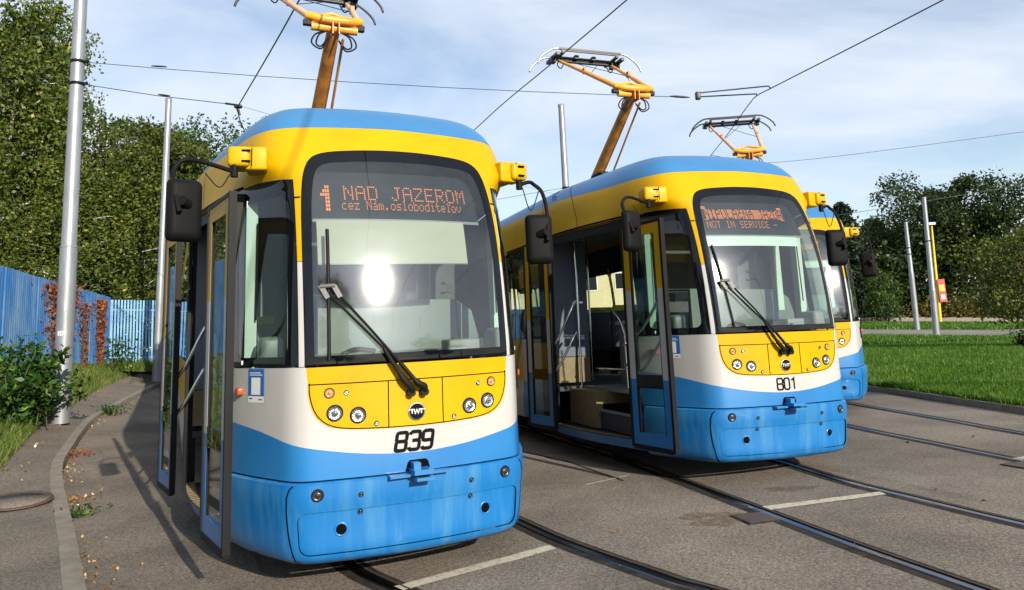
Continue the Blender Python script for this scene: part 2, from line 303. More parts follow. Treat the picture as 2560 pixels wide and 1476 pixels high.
def number(txt,tc,hc,hgt,w,shear,adv,parent):
    polys=[]; x=-adv*len(txt)/2+.04
    for ch in txt:
        for g in GLY[ch]:
            qs=ribbon(g[1],w,g[0]=='c') if g[0]!='b' else ribbon([g[1],g[2]],w)
            for q in qs: polys.append([(tc+(p[0]+x+shear*(p[1]-.5))*hgt,hc+(p[1]-.5)*hgt) for p in q])
        x+=adv
    return flat_skin('fleet_number',polys,NUM,parent,.0035)
# outlines in (t,h), the right half mirrored to the left
WS_R=[(.76,1.412),(.764,1.8),(.767,2.2),(.763,2.5),(.75,2.7),(.728,2.83),(.69,2.92),(.63,2.973),(.53,3.002),(.35,3.02),(.17,3.03),(0,3.033)]
WIN_R=[(.695,1.47),(.698,1.8),(.698,2.2),(.69,2.5),(.672,2.7),(.645,2.82),(.60,2.88),(.52,2.905),(.35,2.92),(.17,2.928),(0,2.93)]
WS_R=[WS_R[0]]+[tuple(p) for p in bend(WS_R,4)[1:]]; WIN_R=[tuple(p) for p in bend(WIN_R,4)]
def both(r): return r+[(-a,b) for a,b in r[::-1] if a>1e-6]
WS=both(WS_R); WIN=both(WIN_R)
YP_R=[(.752,1.396),(.742,1.285),(.74,1.21),(.715,1.115),(.67,1.045),(.60,.998),(.50,.975),(.35,.964),(.18,.958),(0,.956)]; YP_R=[YP_R[0]]+[tuple(p) for p in bend(YP_R[1:],4)]
WAVE=[(0,.785),(.12,.787),(.25,.796),(.37,.808),(.5,.826),(.62,.847),(.74,.87),(.85,.892),(.94,.91),(1.08,.938),(1.23,.965),(1.4,.987),(1.6,1.008),(1.75,1.015)]
TD0,TD1=td(.96),td(3.0)      # door opening on the kerb side, in t
TE=td(13.2)
def panel_strip(t0,t1,h0,h1): return rect(min(t0,t1),h0,max(t0,t1),h1)

def disc(mb,t,h,prof,m,off=0.,seg=18): mb.lathe(prof,m,frame_at(t,h,off),seg); return mb
def lamp(par,name,t,h,r,bowl,lens=LENS,label=None,recess=.0,off=.002):
    b=MB(); disc(b,t,h,[(r*1.22,.0),(r*1.2,.006),(r*1.02,.008),(r,.004)],BLK,off)
    disc(b,t,h,[(r*1.0,.004),(r*.85,-.002),(r*.55,-.0015),(r*.22,.0015),(r*.2,.008),(0.0005,.01)],bowl,off+.0035)
    o=b.build(name,par); g=MB(); disc(g,t,h,[(r,.008),(r*.9,.013),(r*.6,.018),(r*.25,.0205),(0.0005,.021)],lens,off); g.build('lens',o)
    if label: o['label']=label
    return o
def door_leaf(par,P0,P1,z0,z1,yw,wb,label=None,flip=1,yw1=None):
    """one open door leaf between plan points P0 (front edge) and P1 (rear edge): painted frame, rubber edges, panes"""
    P0=Vector((P0[0],P0[1],0));P1=Vector((P1[0],P1[1],0)); u=(P1-P0); w=u.length; u.normalize(); n=Vector((0,0,1)).cross(u); th=.034
    rot=Matrix(((u.x,n.x,0),(u.y,n.y,0),(0,0,1))); 
    def bx(b,a0,a1,c0,c1,m,t=th): b.box(P0+u*(a0+a1)/2+Vector((0,0,(c0+c1)/2)),(a1-a0,t,c1-c0),m,rot)
    b=MB(); e=.035; s=.1
    for a0,a1 in ((e,e+s),(w-e-s,w-e)):
        bx(b,a0,a1,z0+.03,wb,BLU); bx(b,a0,a1,wb,yw,WHT); bx(b,a0,a1,yw,z1,YEL)
    bx(b,e+s,w-e-s,z1-.11,z1,YEL); bx(b,e+s,w-e-s,z0+.03,z0+.15,BLU); bx(b,e+s,w-e-s,z0+.62,z0+.76,FRIT)
    bx(b,0,e,z0,z1+.03,BLK,.05); bx(b,w-e,w,z0,z1+.03,BLK,.05); bx(b,e,w-e,z0-.02,z0+.03,BLK,.045); bx(b,e,w-e,z1,z1+.03,BLK,.045)
    for a0,a1,c0,c1 in ((e+s,e+s+.014,z0+.15,z0+.62),(w-e-s-.014,w-e-s,z0+.15,z0+.62),(e+s,e+s+.014,z0+.76,z1-.11),(w-e-s-.014,w-e-s,z0+.76,z1-.11)): bx(b,a0,a1,c0,c1,BLK,.03)
    o=b.build('door_leaf',par)
    if label: o['label']=label
    g=MB(); bx(g,e+s+.014,w-e-s-.014,z0+.15,z0+.62,GLD,.008); bx(g,e+s+.014,w-e-s-.014,z0+.76,z1-.11,GLD,.008); g.build('pane',o)
    for dz in (0,.42):
        hr=MB(); q=-n*flip
        A=P0+u*(w-.10)+Vector((0,0,1.0+dz))+q*.04; B=P0+u*.12+Vector((0,0,1.42+dz))+q*.04
        if flip<0: A,B=Vector((-1.53,2.76,.94+dz*.8)),Vector((-1.2,2.66,1.47+dz))
        hr.tube(bend([A,A*.75+B*.25+Vector((0,-.03,-.02)),A*.3+B*.7+Vector((0,-.06,.03)),B],5),.017,CHR); hr.build('handrail',o)
    return o
def mirror(par,sx,c,base,corner,label=None):
    b=MB(); b.rbox(c,(.25,.10,.46),MIR,.045,Matrix.Rotation(math.radians(-18*sx),3,'Z'),4,.86)
    b.tube([(c[0]-.02*sx,c[1]-.03,c[2]+.03),(c[0]+.02*sx,c[1]-.1,c[2]+.05)],.035,MIR,10)
    o=b.build('mirror',par); a=MB(); x0,y0,z0=base; x1,y1,z1=corner
    a.tube(bend([base,(x0*.55+x1*.45,y0*.5+y1*.5,z0+.035),(x1-.07*sx,y1,z1+.02),(x1+.0*sx,y1-.01,z1-.05),(x1+.005*sx,(y1+c[1])/2-.05,(z1+c[2])/2),(c[0]+.03*sx,c[1]-.1,c[2]-.03)],6),.017,MIR,8)
    a.tube([(x0,y0,z0+.06),(x0,y0,z0-.04)],.028,MIR,10); a.tube(bend([(x0+.03*sx,y0,z0-.02),(x0+.1*sx,y0,z0-.12 if sx<0 else z0-.22),(x0+.2*sx,y0,z0-.02)],5),.005,BLK,5)
    a.build('mirror_arm',o)
    if label: o['label']=label
def pantograph(par,detail=True,lift=0.):
    b=MB(); b.box((0,4.75,3.66),(.9,.9,.1),ORG); b.box((0,4.75,3.5),(.8,.8,.3),ORG); o=b.build('pantograph',par); o.location.z=lift
    a=MB(); K=Vector((0,2.84,5.02)); a.tube([(0,4.72,3.7),(0,3.6,4.48),(0,2.95,4.93)],[.095,.085,.075],ORD,14); a.build('lower_arm',o)
    a=MB(); a.tube([(.13,4.3,3.72),(.1,2.86,4.84)],.016,ORD,6); a.build('coupling_rod',o)
    a=MB(); a.tube(bend([(-.30,2.86,5.07),(-.18,2.80,5.03),(0,2.79,5.02),(.18,2.80,5.03),(.30,2.86,5.07)],5),.05,ORG,10)
    a.tube([(-.26,2.86,4.95),(.26,2.86,4.95)],.048,ORG,10); a.tube(bend([(-.24,2.9,5.1),(-.1,2.95,5.14),(0,2.96,5.17),(.1,2.95,5.14),(.26,2.9,5.1)],5),.024,ORG,8)
    for x in (-.035,.035): a.box((x,2.83,4.95),(.014,.16,.2),ORD)
    a.rbox((0,2.86,5.0),(.2,.09,.09),ORG,.03); 
    for x in (-.3,.3): a.box((x,2.87,4.99),(.09,.07,.06),BLK)
    a.build('knuckle',o)
    a=MB()
    for sx in (-1,1):
        for k in range(2): a.tube(bend([(sx*.08,2.9,4.93),(sx*(.17+.04*k),2.86,4.86),(sx*(.2+.05*k),2.88,4.76),(sx*.14,2.9,4.74-.03*k),(sx*.07,2.95,4.85)],5),.01,BLK,5)
    a.build('cable_loop',o)
    for sx in (-1,1):
        a=MB(); a.tube([(sx*.28,2.86,5.06),(sx*.38,3.6,5.52),(sx*.49,4.5,6.06)],[.042,.036,.024],ORG if detail else PNK,10)
        q=Vector((sx*.39,3.7,5.6)); a.box(q,(.05,.08,.09),ORD); a.build('upper_arm',o)
    a=MB(); a.tube([(-.49,4.5,6.06),(.49,4.5,6.06)],.028,PANT,8); a.tube([(.36,3.55,5.5),(-.2,4.45,6.02)],.006,WIRE,5); a.tube([(-.36,3.55,5.5),(.2,4.45,6.02)],.006,WIRE,5)
    for sx in (-1,1): a.tube(bend([(sx*.4,4.5,6.03),(sx*.46,4.5,5.93),(sx*.52,4.5,5.98),(sx*.5,4.5,6.08)],4),.01,BLK,5)
    a.build('cross_tube',o)
    h=MB()
    for y in (4.28,4.72):
        h.box((0,y,6.195),(1.16,.045,.03),PANT); h.box((0,y,6.165),(1.06,.03,.022),PANT)
        for sx in (-1,1):
            h.tube(bend([(sx*.56,y,6.195),(sx*.68,y,6.175),(sx*.82,y,6.09),(sx*.92,y,5.99),(sx*.955,y,5.90)],5),[.017]*20+[.012],ALU if detail else PANT,8)
    for sx in (-1,1):
        h.box((sx*.6,4.5,6.1),(.06,.5,.05),PANT); h.box((sx*.5,4.5,6.13),(.05,.5,.035),PANT); h.rbox((sx*.6,4.5,6.07),(.08,.12,.12),PANT,.01)
    h.tube([(-.6,4.5,6.12),(.6,4.5,6.12)],.022,PANT,8); h.tube([(-.6,4.42,6.1),(.6,4.42,6.1)],.014,PANT,6)
    for x in (-.2,.12): h.box((x,4.46,6.12),(.07,.14,.06),PANT)
    h.build('collector_head',o)
def tram(num,T,psi,ro,pi,label,kind):
    R=Matrix.Rotation(psi,4,'Z')@Matrix.Rotation(ro,4,'Y')@Matrix.Rotation(pi,4,'X')
    t=empty('tram',label=label,cat='tram',group='trams parked side by side in the yard'); t.matrix_world=Matrix.Translation(T)@R
    # ---- painted shell
    YB=3.235
    roof=[(-TE,3.29),(-4.5,3.28),(-3.,3.265),(-1.9,3.22),(-1.1,3.215),(-.6,3.235),(0,3.25),(.6,3.235),(1.1,3.215),(1.9,3.22),(3.,3.265),(4.5,3.28),(TE,3.29)]
    reg=[(roof+[(TE,4.5),(-TE,4.5)],[],BLR)]
    ye=roof[::-1]; low=[(-TE,2.765),(-3.,2.765),(-1.7,2.765),(-1.5,2.79),(-1.2,2.795),(-.95,2.782),(-.812,2.77),(-.806,2.135),(-.766,2.135)]
    arch=[(-a,b) for a,b in WS_R if b>2.15]
    reg.append((ye+low+arch[:-1]+[(0,3.033)]+[(-a,b) for a,b in arch[::-1][1:]]+[(-a,b) for a,b in low[::-1]],[],YEL))
    for sx in (-1,1):
        p=[(.7635,1.404),(.804,1.404),(.806,2.131),(.766,2.131)]; reg.append((p if sx>0 else mir(p),[],WHT))
    yp=both(YP_R); reg.append((yp,[],YEL))
    wv_r=WAVE; side=1.75
    # white nose: from panel edge out to the doorway, between waist and wave
    for sx in (-1,1):
        w_=[(0,.956)]+[(a,b) for a,b in YP_R[::-1][1:]]+[(.7635,1.40),(side,1.40)]+[(a,b) for a,b in WAVE[::-1]]
        w_=w_[::-1]; reg.append((w_[::-1] if False else (w_ if sx>0 else mir(w_)),[],WHT))
        b_=[(a,b) for a,b in WAVE]+[(side,.66),(0,.66)]; b_=b_[::-1]; reg.append((b_ if sx>0 else mir(b_),[],BLU))
    # sides behind the doorway / behind the cab
    def sidepan(t0,t1,sx):
        q=lambda h0,h1,m: reg.append((panel_strip(sx*t0,sx*t1,h0,h1),[],m))
        q(.26,.78,WHT if t0>td(4.2) else BLU); q(.78,1.40,YEL if t0>td(4.2) else WHT)
    tq=td(4.25)
    sidepan(TD1+.02,tq,-1); sidepan(tq+.001,TE,-1); sidepan(side+.001,tq,1); sidepan(tq+.001,TE,1)
    BODYREG=reg
    # bumper with lip, recessed lower panel and grooves
    bt=1.70; PB=rrect(-.79,.20,.79,.462,.06,5)
    lp=MB(); tt=np.linspace(-bt,bt,90)
    for h0,o0,h1,o1 in ((.635,.022,.648,.004),(.648,.004,.65,-.05)):
        A=[SP(x,h0,o0) for x in tt]; B=[SP(x,h1,o1) for x in tt]; n=len(tt); lp.add(A+B,[(i,i+1,n+i+1,n+i) for i in range(n-1)],BUM,True)
    n=len(PB); A=[SP(a,b,.022) for a,b in PB]; B=[SP(a,b,.010) for a,b in PB]; lp.add(A+B,[(i,(i+1)%n,n+(i+1)%n,n+i) for i in range(n)],DRK)
    lp.build('bumper_lip',t)
    gr=[]
    for sx in (-1,1): gr+=ribbon([(sx*a,b) for a,b in ((.826,.632),(.85,.61),(.865,.56),(.866,.47),(.855,.33),(.835,.2),(.81,.06))],.010,dense=.03)
    skin('bumper',[(rect(-bt,.02,bt,.635),[PB],BUM,.022),(PB,[],BUM,.010),(rect(-bt,.635,bt,.637),[],BUM,.0)],t,extra=[(gr,DRK,.0245)])
    # yellow nose panel seams
    g=ribbon([(-.732,1.262),(.738,1.285)][:0] or [(-.737,1.283),(-.5,1.281),(-.2,1.28),(0,1.28),(.2,1.28),(.5,1.281),(.737,1.283)],.007,dense=.03)
    for sx in (-1,1): g+=ribbon([(sx*.1985,1.276),(sx*.1985,1.1),(sx*.1985,.962)],.007,dense=.05)
    inner=[(a-.012 if a>.1 else a,b+.008) for a,b in YP_R[1:]]; g+=ribbon(both(inner),.007,dense=.025)
    for sx in (-1,1): g+=ribbon([(sx*.765,2.62),(sx*.79,2.62),(sx*.812,2.62)],.012)
    SEAMS=g
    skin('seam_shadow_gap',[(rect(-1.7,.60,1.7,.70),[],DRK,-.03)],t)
    # ---- windscreen and cab windows
    skin('windscreen',[(WS,[WIN],FRIT,.004),(WIN,[],GLS,.003)],t)
    for sx in (-1,1):
        o_=[(.808,1.409),(1.72,1.409),(1.72,2.76),(1.5,2.786),(1.2,2.79),(.95,2.778),(.814,2.766)]; i_=rrect(.895,1.475,1.56,2.655,.07)
        if sx<0: o_,i_=mir(o_),mir(i_)
        skin('cab_window',[(o_,[i_],FRIT,.003),(i_,[],GLD,.002)],t)
    # dark jambs of the doorway and side glazing
    for sx,a0 in ((-1,TD1+.02),(1,1.751)):
        a=a0
        while a<TE-1.3:
            b=min(a+1.45,TE); o_=panel_strip(sx*a,sx*b,1.404,2.76); i_=rrect(min(sx*(a+.06),sx*(b-.06)),1.5,max(sx*(a+.06),sx*(b-.06)),2.62,.07)
            skin('side_window',[(o_,[i_],FRIT,.001),(i_,[],GLD,0.)],t); a=b+.002
    for tt_ in (TD0-.03,TD1+.04):
        j=MB(); A=SP(-tt_,.3,-.03); j.box((A.x+.02,A.y,1.5),(.07,.06,2.5),BLK)
        if tt_>TD0: j.box((-1.428,3.19,1.47),(.03,.40,2.44),BLK)
        j.build('door_jamb',t)
    skin('door_header',[(rect(-TD1,2.66,-TD0,2.762),[],BLK,-.012)],t)
    # ---- inside: floor, steps, walls, ceiling, partition
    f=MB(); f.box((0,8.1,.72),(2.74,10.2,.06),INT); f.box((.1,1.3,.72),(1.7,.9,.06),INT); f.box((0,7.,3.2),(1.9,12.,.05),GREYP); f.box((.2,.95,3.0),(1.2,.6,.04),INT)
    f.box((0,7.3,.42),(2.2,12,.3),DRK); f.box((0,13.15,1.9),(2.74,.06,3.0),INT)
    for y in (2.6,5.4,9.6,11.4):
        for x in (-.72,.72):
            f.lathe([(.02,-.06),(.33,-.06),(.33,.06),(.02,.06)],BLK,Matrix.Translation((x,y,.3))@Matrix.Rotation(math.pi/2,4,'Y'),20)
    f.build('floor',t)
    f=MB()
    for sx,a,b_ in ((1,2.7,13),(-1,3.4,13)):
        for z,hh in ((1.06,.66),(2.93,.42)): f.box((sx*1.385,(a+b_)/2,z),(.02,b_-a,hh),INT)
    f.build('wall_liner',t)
    st=MB(); tt=np.linspace(TD0,TD1,20); n=20; A=[SP(-x,.16,.004) for x in tt]; B=[SP(-x,.27,.004) for x in tt]; Ci=[Vector((-.62,p.y,p.z)) for p in B]
    st.add(A+B,[(i+1,i,n+i,n+i+1) for i in range(n-1)],BLU); st.add(B+Ci,[(i+1,i,n+i,n+i+1) for i in range(n-1)],NAVY)
    for x in np.linspace(TD0+.05,TD1-.05,26): q=SP(-x,.27,-.04); st.box((q.x,q.y,.274),(.08,.035,.006),WOOD)
    st.build('step',t)
    st=MB(); st.box((-.86,1.68,.39),(.56,1.2,.22),NAVY); st.box((-.82,1.68,.505),(.66,1.2,.012),GREYP); st.box((-1.15,1.68,.502),(.03,1.2,.02),GREYP); st.build('step',t)
    st=MB(); st.box((-.86,2.60,.5),(.66,.85,.44),WOOD); st.box((-.55,1.55,.6),(.06,1.1,.19),WOOD); st.box((-.7,2.0,.735),(.6,1.95,.03),GREYP); st.build('step_box',t)
    pa=MB(); pr=[(-.52,.5),(.86,.5),(.86,1.55),(.80,1.78),(.66,1.88),(-.52,1.9)]
    if kind==1: pr=[(-.5,.5),(.92,.5),(.92,1.62),(.86,1.8),(.7,1.9),(-.5,1.92)]
    n=len(pr); pa.add([(x,.92,z) for x,z in pr]+[(x,.98,z) for x,z in pr],[tuple(range(n))]+[tuple(range(n,2*n))[::-1]]+[(i,(i+1)%n,n+(i+1)%n,n+i) for i in range(n)],PALE)
    pa.build('dashboard_hood',t)
    pa=MB(); pa.box((-1.12,3.02,1.95),(.5,.03,1.6),SCREEN); pa.box((-1.12,3.02,.97),(.5,.03,.34),WOOD); pa.build('draught_screen',t)
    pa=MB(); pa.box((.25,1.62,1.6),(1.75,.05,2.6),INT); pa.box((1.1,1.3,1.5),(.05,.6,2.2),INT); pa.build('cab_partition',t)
    db=MB(); A=[(x,float(S(x,1.43)[1])+.03,1.425) for x in np.linspace(-.8,.8,13)]; B=[(x,.93,1.47) for x in np.linspace(-.8,.8,13)]; n=13
    db.add(A+B,[(i,i+1,n+i+1,n+i) for i in range(n-1)],PALE)
    db.rbox((.55,.5,1.49),(.3,.2,.1),GREYP,.02); db.tube(bend([(-.45,.3,1.47),(-.35,.35,1.5),(-.2,.36,1.48)],4),.02,BLK,6); db.rbox((.42,.28,1.46),(.16,.08,.06),GREYP,.02); db.rbox((.2,.26,1.45),(.1,.07,.05),BLK,.015)
    db.build('dashboard',t)
    for sx in (-1,1):
        m_=MB(); m_.box((sx*1.035,.92,2.03),(.085,.10,1.3),MINT); m_.box((sx*1.0,.86,1.44),(.22,.3,.03),MINT); m_.box((sx*.99,.95,1.38),(.1,.5,.12),MINT); m_.rbox((sx*.92,.62,1.52),(.16,.28,.2),PALE if sx<0 else GREYP,.04)
        m_.tube([(sx*1.0,.83,1.75),(sx*.995,.85,2.5)],.008,BLK,5); m_.build('cab_pillar',t)
    se=MB(); se.rbox((.25,1.25,1.2),(.5,.5,.14),SEATD,.05); se.rbox((.25,1.5,1.62),(.48,.12,.75),SEATD,.05); se.box((.25,1.25,.9),(.2,.2,.5),BLK); se.build('driver_seat',t)
    for y,x in ((4.6,-.75),(5.5,-.75),(6.5,-.75),(7.6,-.75),(4.6,.75),(5.5,.75),(6.5,.75),(7.6,.75),(9,.75)):
        s_=MB(); s_.rbox((x,y,1.18),(.78,.42,.08),SEATD,.03); s_.rbox((x,y+.22,1.52),(.78,.06,.65),SEATD,.03); s_.rbox((x,y+.2,1.86),(.7,.05,.1),SEATG,.02); s_.box((x,y,.95),(.1,.3,.4),BLK); s_.build('passenger_seat',t)
    pl=MB(); pl.tube([(-1.05,2.92,.75),(-1.05,2.95,2.72)],.018,CHR); pl.build('grab_pole',t)
    pl=MB(); pl.tube(bend([(-.85,2.9,1.76),(-.85,2.5,1.76),(-.85,2.3,1.74),(-.85,2.08,1.62),(-.85,1.95,1.42)],5),.016,CHR); pl.tube([(-.85,1.95,1.42),(-.85,1.93,.76)],.016,CHR); pl.tube([(-.85,2.85,.98),(-.85,1.95,.99)],.014,CHR)
    for z in (1.3,1.05): pl.tube([(-.85,1.99,z),(-.85,1.9,z)],.02,CHR)
    pl.build('grab_rail',t)
    for x,y in ((.55,3.1),(-.3,4.2),(.3,5.8),(-.3,7.2)):
        pl=MB(); pl.tube([(x,y,.75),(x,y,3.17)],.017,CHR); pl.build('grab_pole',t)
    tm=MB(); tm.rbox((-.3,2.9,1.15),(.24,.18,.8),GREYP,.02); tm.rbox((-.3,2.88,1.58),(.34,.22,.06),MINT,.02); tm.build('ticket_machine',t)
    # ---- destination board, blind
    dsp=skin('destination_display',[(rect(-.69,2.505,.69,2.905),[],LEDB,-.115),(rect(-.69,2.475,.69,2.50),[],GREYP,-.11)],t,fine=True)
    ox=.03
    if kind==0:
        q=dots('NAD JAZEROM',-.468+ox,2.66,.0158,.0183)+dots('1',-.645+ox,2.565,.0175,.032,fat=1.25)+dots('cez Nám.osloboditeľov',-.488+ox,2.575,.00795,.0118,fat=1.1)
    else:
        q=dots('NIPULAČNÁ JAZDA',-.61+ox,2.70,.0118,.0165,inv=True,fat=1.2)+[rect(-.625+ox,2.822,.46+ox,2.832),rect(-.625+ox,2.838,.46+ox,2.848),rect(-.625+ox,2.688,.46+ox,2.695)]+dots('NOT IN SERVICE -',-.615+ox,2.585,.0098,.0125,fat=1.05)
    flat_skin('lettering',q,LED,dsp,-.108)
    if kind==0: skin('sun_blind',[(rect(-.66,2.135,.52,2.475),[],BLIND,-.085),(rect(-.66,2.125,.52,2.135),[],PALE,-.08)],t)
    else: skin('sun_blind',[(rect(-.66,2.36,.55,2.47),[],MINT,-.085)],t); 
    if kind>0:
        m_=MB(); m_.box((.74,.95,2.1),(.09,.08,.9),MINT); m_.build('cab_pillar',t)
    # ---- lamps, emblem, number, stickers
    for sx in (-1,1):
        lamp(t,'headlight',sx*.562,1.088,.046,BOWL); lamp(t,'headlight',sx*.408,1.064,.046,BOWL)
        lamp(t,'indicator_lamp',sx*.598,1.222,.029,AMBC); lamp(t,'position_lamp',sx*.486,1.218,.014,BOWL); lamp(t,'position_lamp',sx*.283,1.0,.014,BOWL)
        lamp(t,'fog_lamp',sx*.668,.572,.034,DREF,off=.024); lamp(t,'socket_bolt',sx*.39,.552,.014,DREF,off=.023); lamp(t,'socket_bolt',sx*.392,.438,.014,DREF,off=.012)
        b=MB(); disc(b,sx*.518,.335,[(.048,.0),(.043,.006),(.036,.004),(.0345,.0012)],BUM,.0105); disc(b,sx*.518,.335,[(.0345,.0012),(.0005,.001)],DRK,.0105); b.build('tow_hole',t)
        b=MB(); M=frame_at(sx*1.53,1.235,.0); b.rbox(M.translation+Vector((0,0,0)),(.05,.12,.055),AMB,.012,Matrix.Rotation(math.radians(-26*sx) if False else 0,3,'Z')); b.build('marker_lamp',t)
    b=MB(); M=frame_at(0,1.058,.0)
    b.lathe([(.062,.001),(.062,.007),(.055,.008)],ALU,M,32); b.lathe([(.055,.0075),(.0005,.0075)],NUM,M,32)
    o=b.build('emblem',t); e=[]
    for pth in ([(-.047,.013),(-.02,.013)],[(-.0335,.013),(-.0335,-.014)],[(.02,.013),(.047,.013)],[(.0335,.013),(.0335,-.014)],[(-.02,.017),(-.011,-.014),(0,.012),(.011,-.014),(.02,.017)],[(-.061,.012),(-.05,.012)],[(.05,.012),(.061,.012)]): e+=ribbon(pth,.0085)
    LT=MB()
    for k,q_ in enumerate(e): LT.add([M@Vector((p.x,p.y,.0082+.00025*(k%7))) for p in q_],[(0,1,2,3)],ALU)
    LT.build('lettering',o)
    if num=='839': number('839',-.012,.862,.118,.21,.17,.80,t)
    elif num=='801': number('801',.0,.868,.112,.155,.0,.78,t)
    sk=MB()
    def on(t0,h0,t1,h1,m,off):
        sk.add([SP(t0,h0,off),SP(t1,h0,off),SP(t1,h1,off),SP(t0,h1,off)],[(0,1,2,3)],m)
    on(-1.39,1.16,-1.18,1.205,STW,.003); on(-1.39,1.205,-1.18,1.396,STK,.003); on(-1.345,1.215,-1.225,1.335,STW,.0042)
    on(-1.37,1.365,-1.22,1.371,STW,.0042); on(-1.37,1.35,-1.2,1.356,STW,.0042); on(-1.37,1.185,-1.33,1.192,NUM,.0042); on(-1.25,1.18,-1.2,1.186,NUM,.0042)
    sk.build('sticker',t)
    # ---- coupler pocket and folding coupler
    c=MB(); P=lambda x,h,o: SP(x,h,o)
    skin('coupler_pocket',[([(-.09,.662),(.09,.662),(.075,.72),(.058,.735),(-.058,.735),(-.072,.72)],[],DRK,.003)],t)
    y0=float(S(0,.66)[1])
    c.box((0,y0-.05,.668),(.135,.2,.03),BLU); c.box((-.03,y0-.03,.7),(.05,.12,.05),BLU); c.box((.01,y0-.06,.625),(.13,.2,.022),BLU); c.box((.0,y0-.08,.647),(.05,.12,.02),DRK)
    c.box((-.135,y0-.03,.644),(.16,.09,.018),BLU); c.box((.13,y0-.04,.648),(.15,.07,.018),BLU); c.build('coupler',t)
    # ---- wipers
    dk=.035 if kind==0 else .04
    for k,(a,b_,e0,c0) in enumerate(((-.045,1.19,(-.235,1.50),(-.61,1.905)),(.05,1.19,(-.125,1.40),(-.55,1.91)))):
        w_=MB(); w_.tube(bend([SP(a,b_,.035),SP(a-.01,b_+.04,.055),SP((a*2+e0[0])/3,(b_*2+e0[1])/3,.06),SP(*e0,.055)],5),[.026]*6+[.024]*5+[.015]*5,BLK,8)
        w_.tube([SP(a,b_,.0),SP(a,b_,.06)],.028,BLK,10); w_.tube([SP(*e0,.055),SP((e0[0]+c0[0])/2,(e0[1]+c0[1])/2,.05),SP(*c0,.04)],.0095,MIR,6); o=w_.build('wiper',t)
        if k==1:
            bl=MB(); q0,q1=((-.588,2.36),(-.60,1.44)) if kind==0 else ((-.66,2.33),(-.56,1.46))
            bl.tube([SP(q0[0]+(q1[0]-q0[0])*u,q0[1]+(q1[1]-q0[1])*u,.016) for u in np.linspace(0,1,9)],.013,BLK,6); bl.tube([SP(q0[0]+(q1[0]-q0[0])*u,q0[1]+(q1[1]-q0[1])*u,.012) for u in np.linspace(0,1,9)],.008,BLK,6)
            for a_ in ((-.645,1.925),(-.56,1.93)): bl.add([SP(a_[0]-.02,a_[1]+.02,.05),SP(a_[0]+.02,a_[1]+.02,.05),SP(a_[0]+.06,a_[1]-.06,.05),SP(a_[0]+.03,a_[1]-.075,.05)],[(3,2,1,0)],WPM)
            bl.tube([SP(-.65,1.94,.048),SP(-.55,1.945,.048)],.016,WPM,6); bl.build('wiper_blade',o)
    # ---- mirror mounts, mirrors
    for sx in (-1,1):
        b=MB(); R_=Matrix.Rotation(math.radians(10*sx),3,'Z')
        o_x=0. if sx<0 else -.055; b.rbox((sx*(1.155+o_x),.58,2.945),(.16,.24,.155),YEL,.032,R_); b.rbox((sx*(1.03+o_x*.6),.60,2.94),(.16,.24,.18),YEL,.02,R_)
        for z in (2.985,2.905): b.box((sx*1.125,.452,z),(.06,.012,.014),DRK,R_)
        b.box((sx*1.082,.462,2.945),(.004,.01,.15),DRK,R_); b.build('mirror_mount',t)
    mirror(t,-1,(-1.53,.3,2.5),(-1.2,.5,2.83),(-1.60,.36,2.85)); mirror(t,1,(1.29,.5,2.36),(1.12,.5,2.83),(1.36,.55,2.83))
    b=MB(); b.tube(bend([(1.05,.60,1.16),(1.07,.57,1.36),(1.12,.55,1.58)],4),.010,BLK,6); b.rbox((1.06,.61,1.20),(.03,.035,.18),BLK,.012)
    b.lathe([(.001,-.03),(.04,-.026),(.055,0),(.055,.01),(.001,.01)],MIR,Matrix.Translation((1.14,.56,1.66))@Matrix.Rotation(math.radians(55),4,'Z')@Matrix.Rotation(math.radians(95),4,'X')@Matrix.Scale(2.,4,(0,1,0)),16); b.build('kerb_mirror',t)
    # ---- open doors
    door_leaf(t,(-1.222,.21),(-1.335,.93),.24,2.60,1.9,.95)
    door_leaf(t,(-1.535,2.68),(-1.65,3.38),.24,2.70,1.66,.95,flip=-1)
    # ---- roof gear
    pantograph(t,kind==1,.13 if kind==0 else 0.)
    if kind>=1:
        rf=MB(); rf.rbox((-.25,2.1,3.67),(.22,.2,.05),BLK,.02); rf.rbox((-.9,2.3,3.56),(.14,.3,.05),BLK,.02); rf.build('roof_vent',t)
    # roof joint line
    jl=[]
    for tj in (td(2.75),td(1.85)): jl+=ribbon([(-tj,2.8),(-tj,3.2),(-tj-.06,3.45),(-tj-.1,3.7)],.010,dense=.04)
    if kind==1:
        q=[]
        for k in range(4): r=.04+.03*k; q+=ribbon([(-td(2.35)+r*.8*math.cos(a),3.42+r*.9*math.sin(a)) for a in np.linspace(math.radians(20),math.radians(330),16)],.007)
        jl+=q
    gt=ribbon([(-TD0+.3,2.80),(-TD0,2.802),(-td(2.),2.80),(-td(3.),2.80),(-td(4.6),2.80)],.022,dense=.06)+ribbon([(-TD0+.1,2.775),(-td(2.),2.775),(-td(4.6),2.775)],.014,dense=.06)
    skin('body',BODYREG,t,extra=[(SEAMS,DRK,.0025),(jl,DRK,.002),(gt,DRK,.006)])
    return t
tram('839',(-.7673,5.3352,.0997),.4367,.0131,.00153,'nearest tram, numbered 839, with cream sun blind and NAD JAZEROM destination board',0)
tram('801',(2.7331,7.8705,.0998),.32978,.02381,-.00168,'middle tram numbered 801 with open front door and NOT IN SERVICE board',1)
tram('',(4.7603,12.4824,.0997),-.10293,.01234,.0001,'farthest tram, mostly hidden behind tram 801, next to the lawn',2)

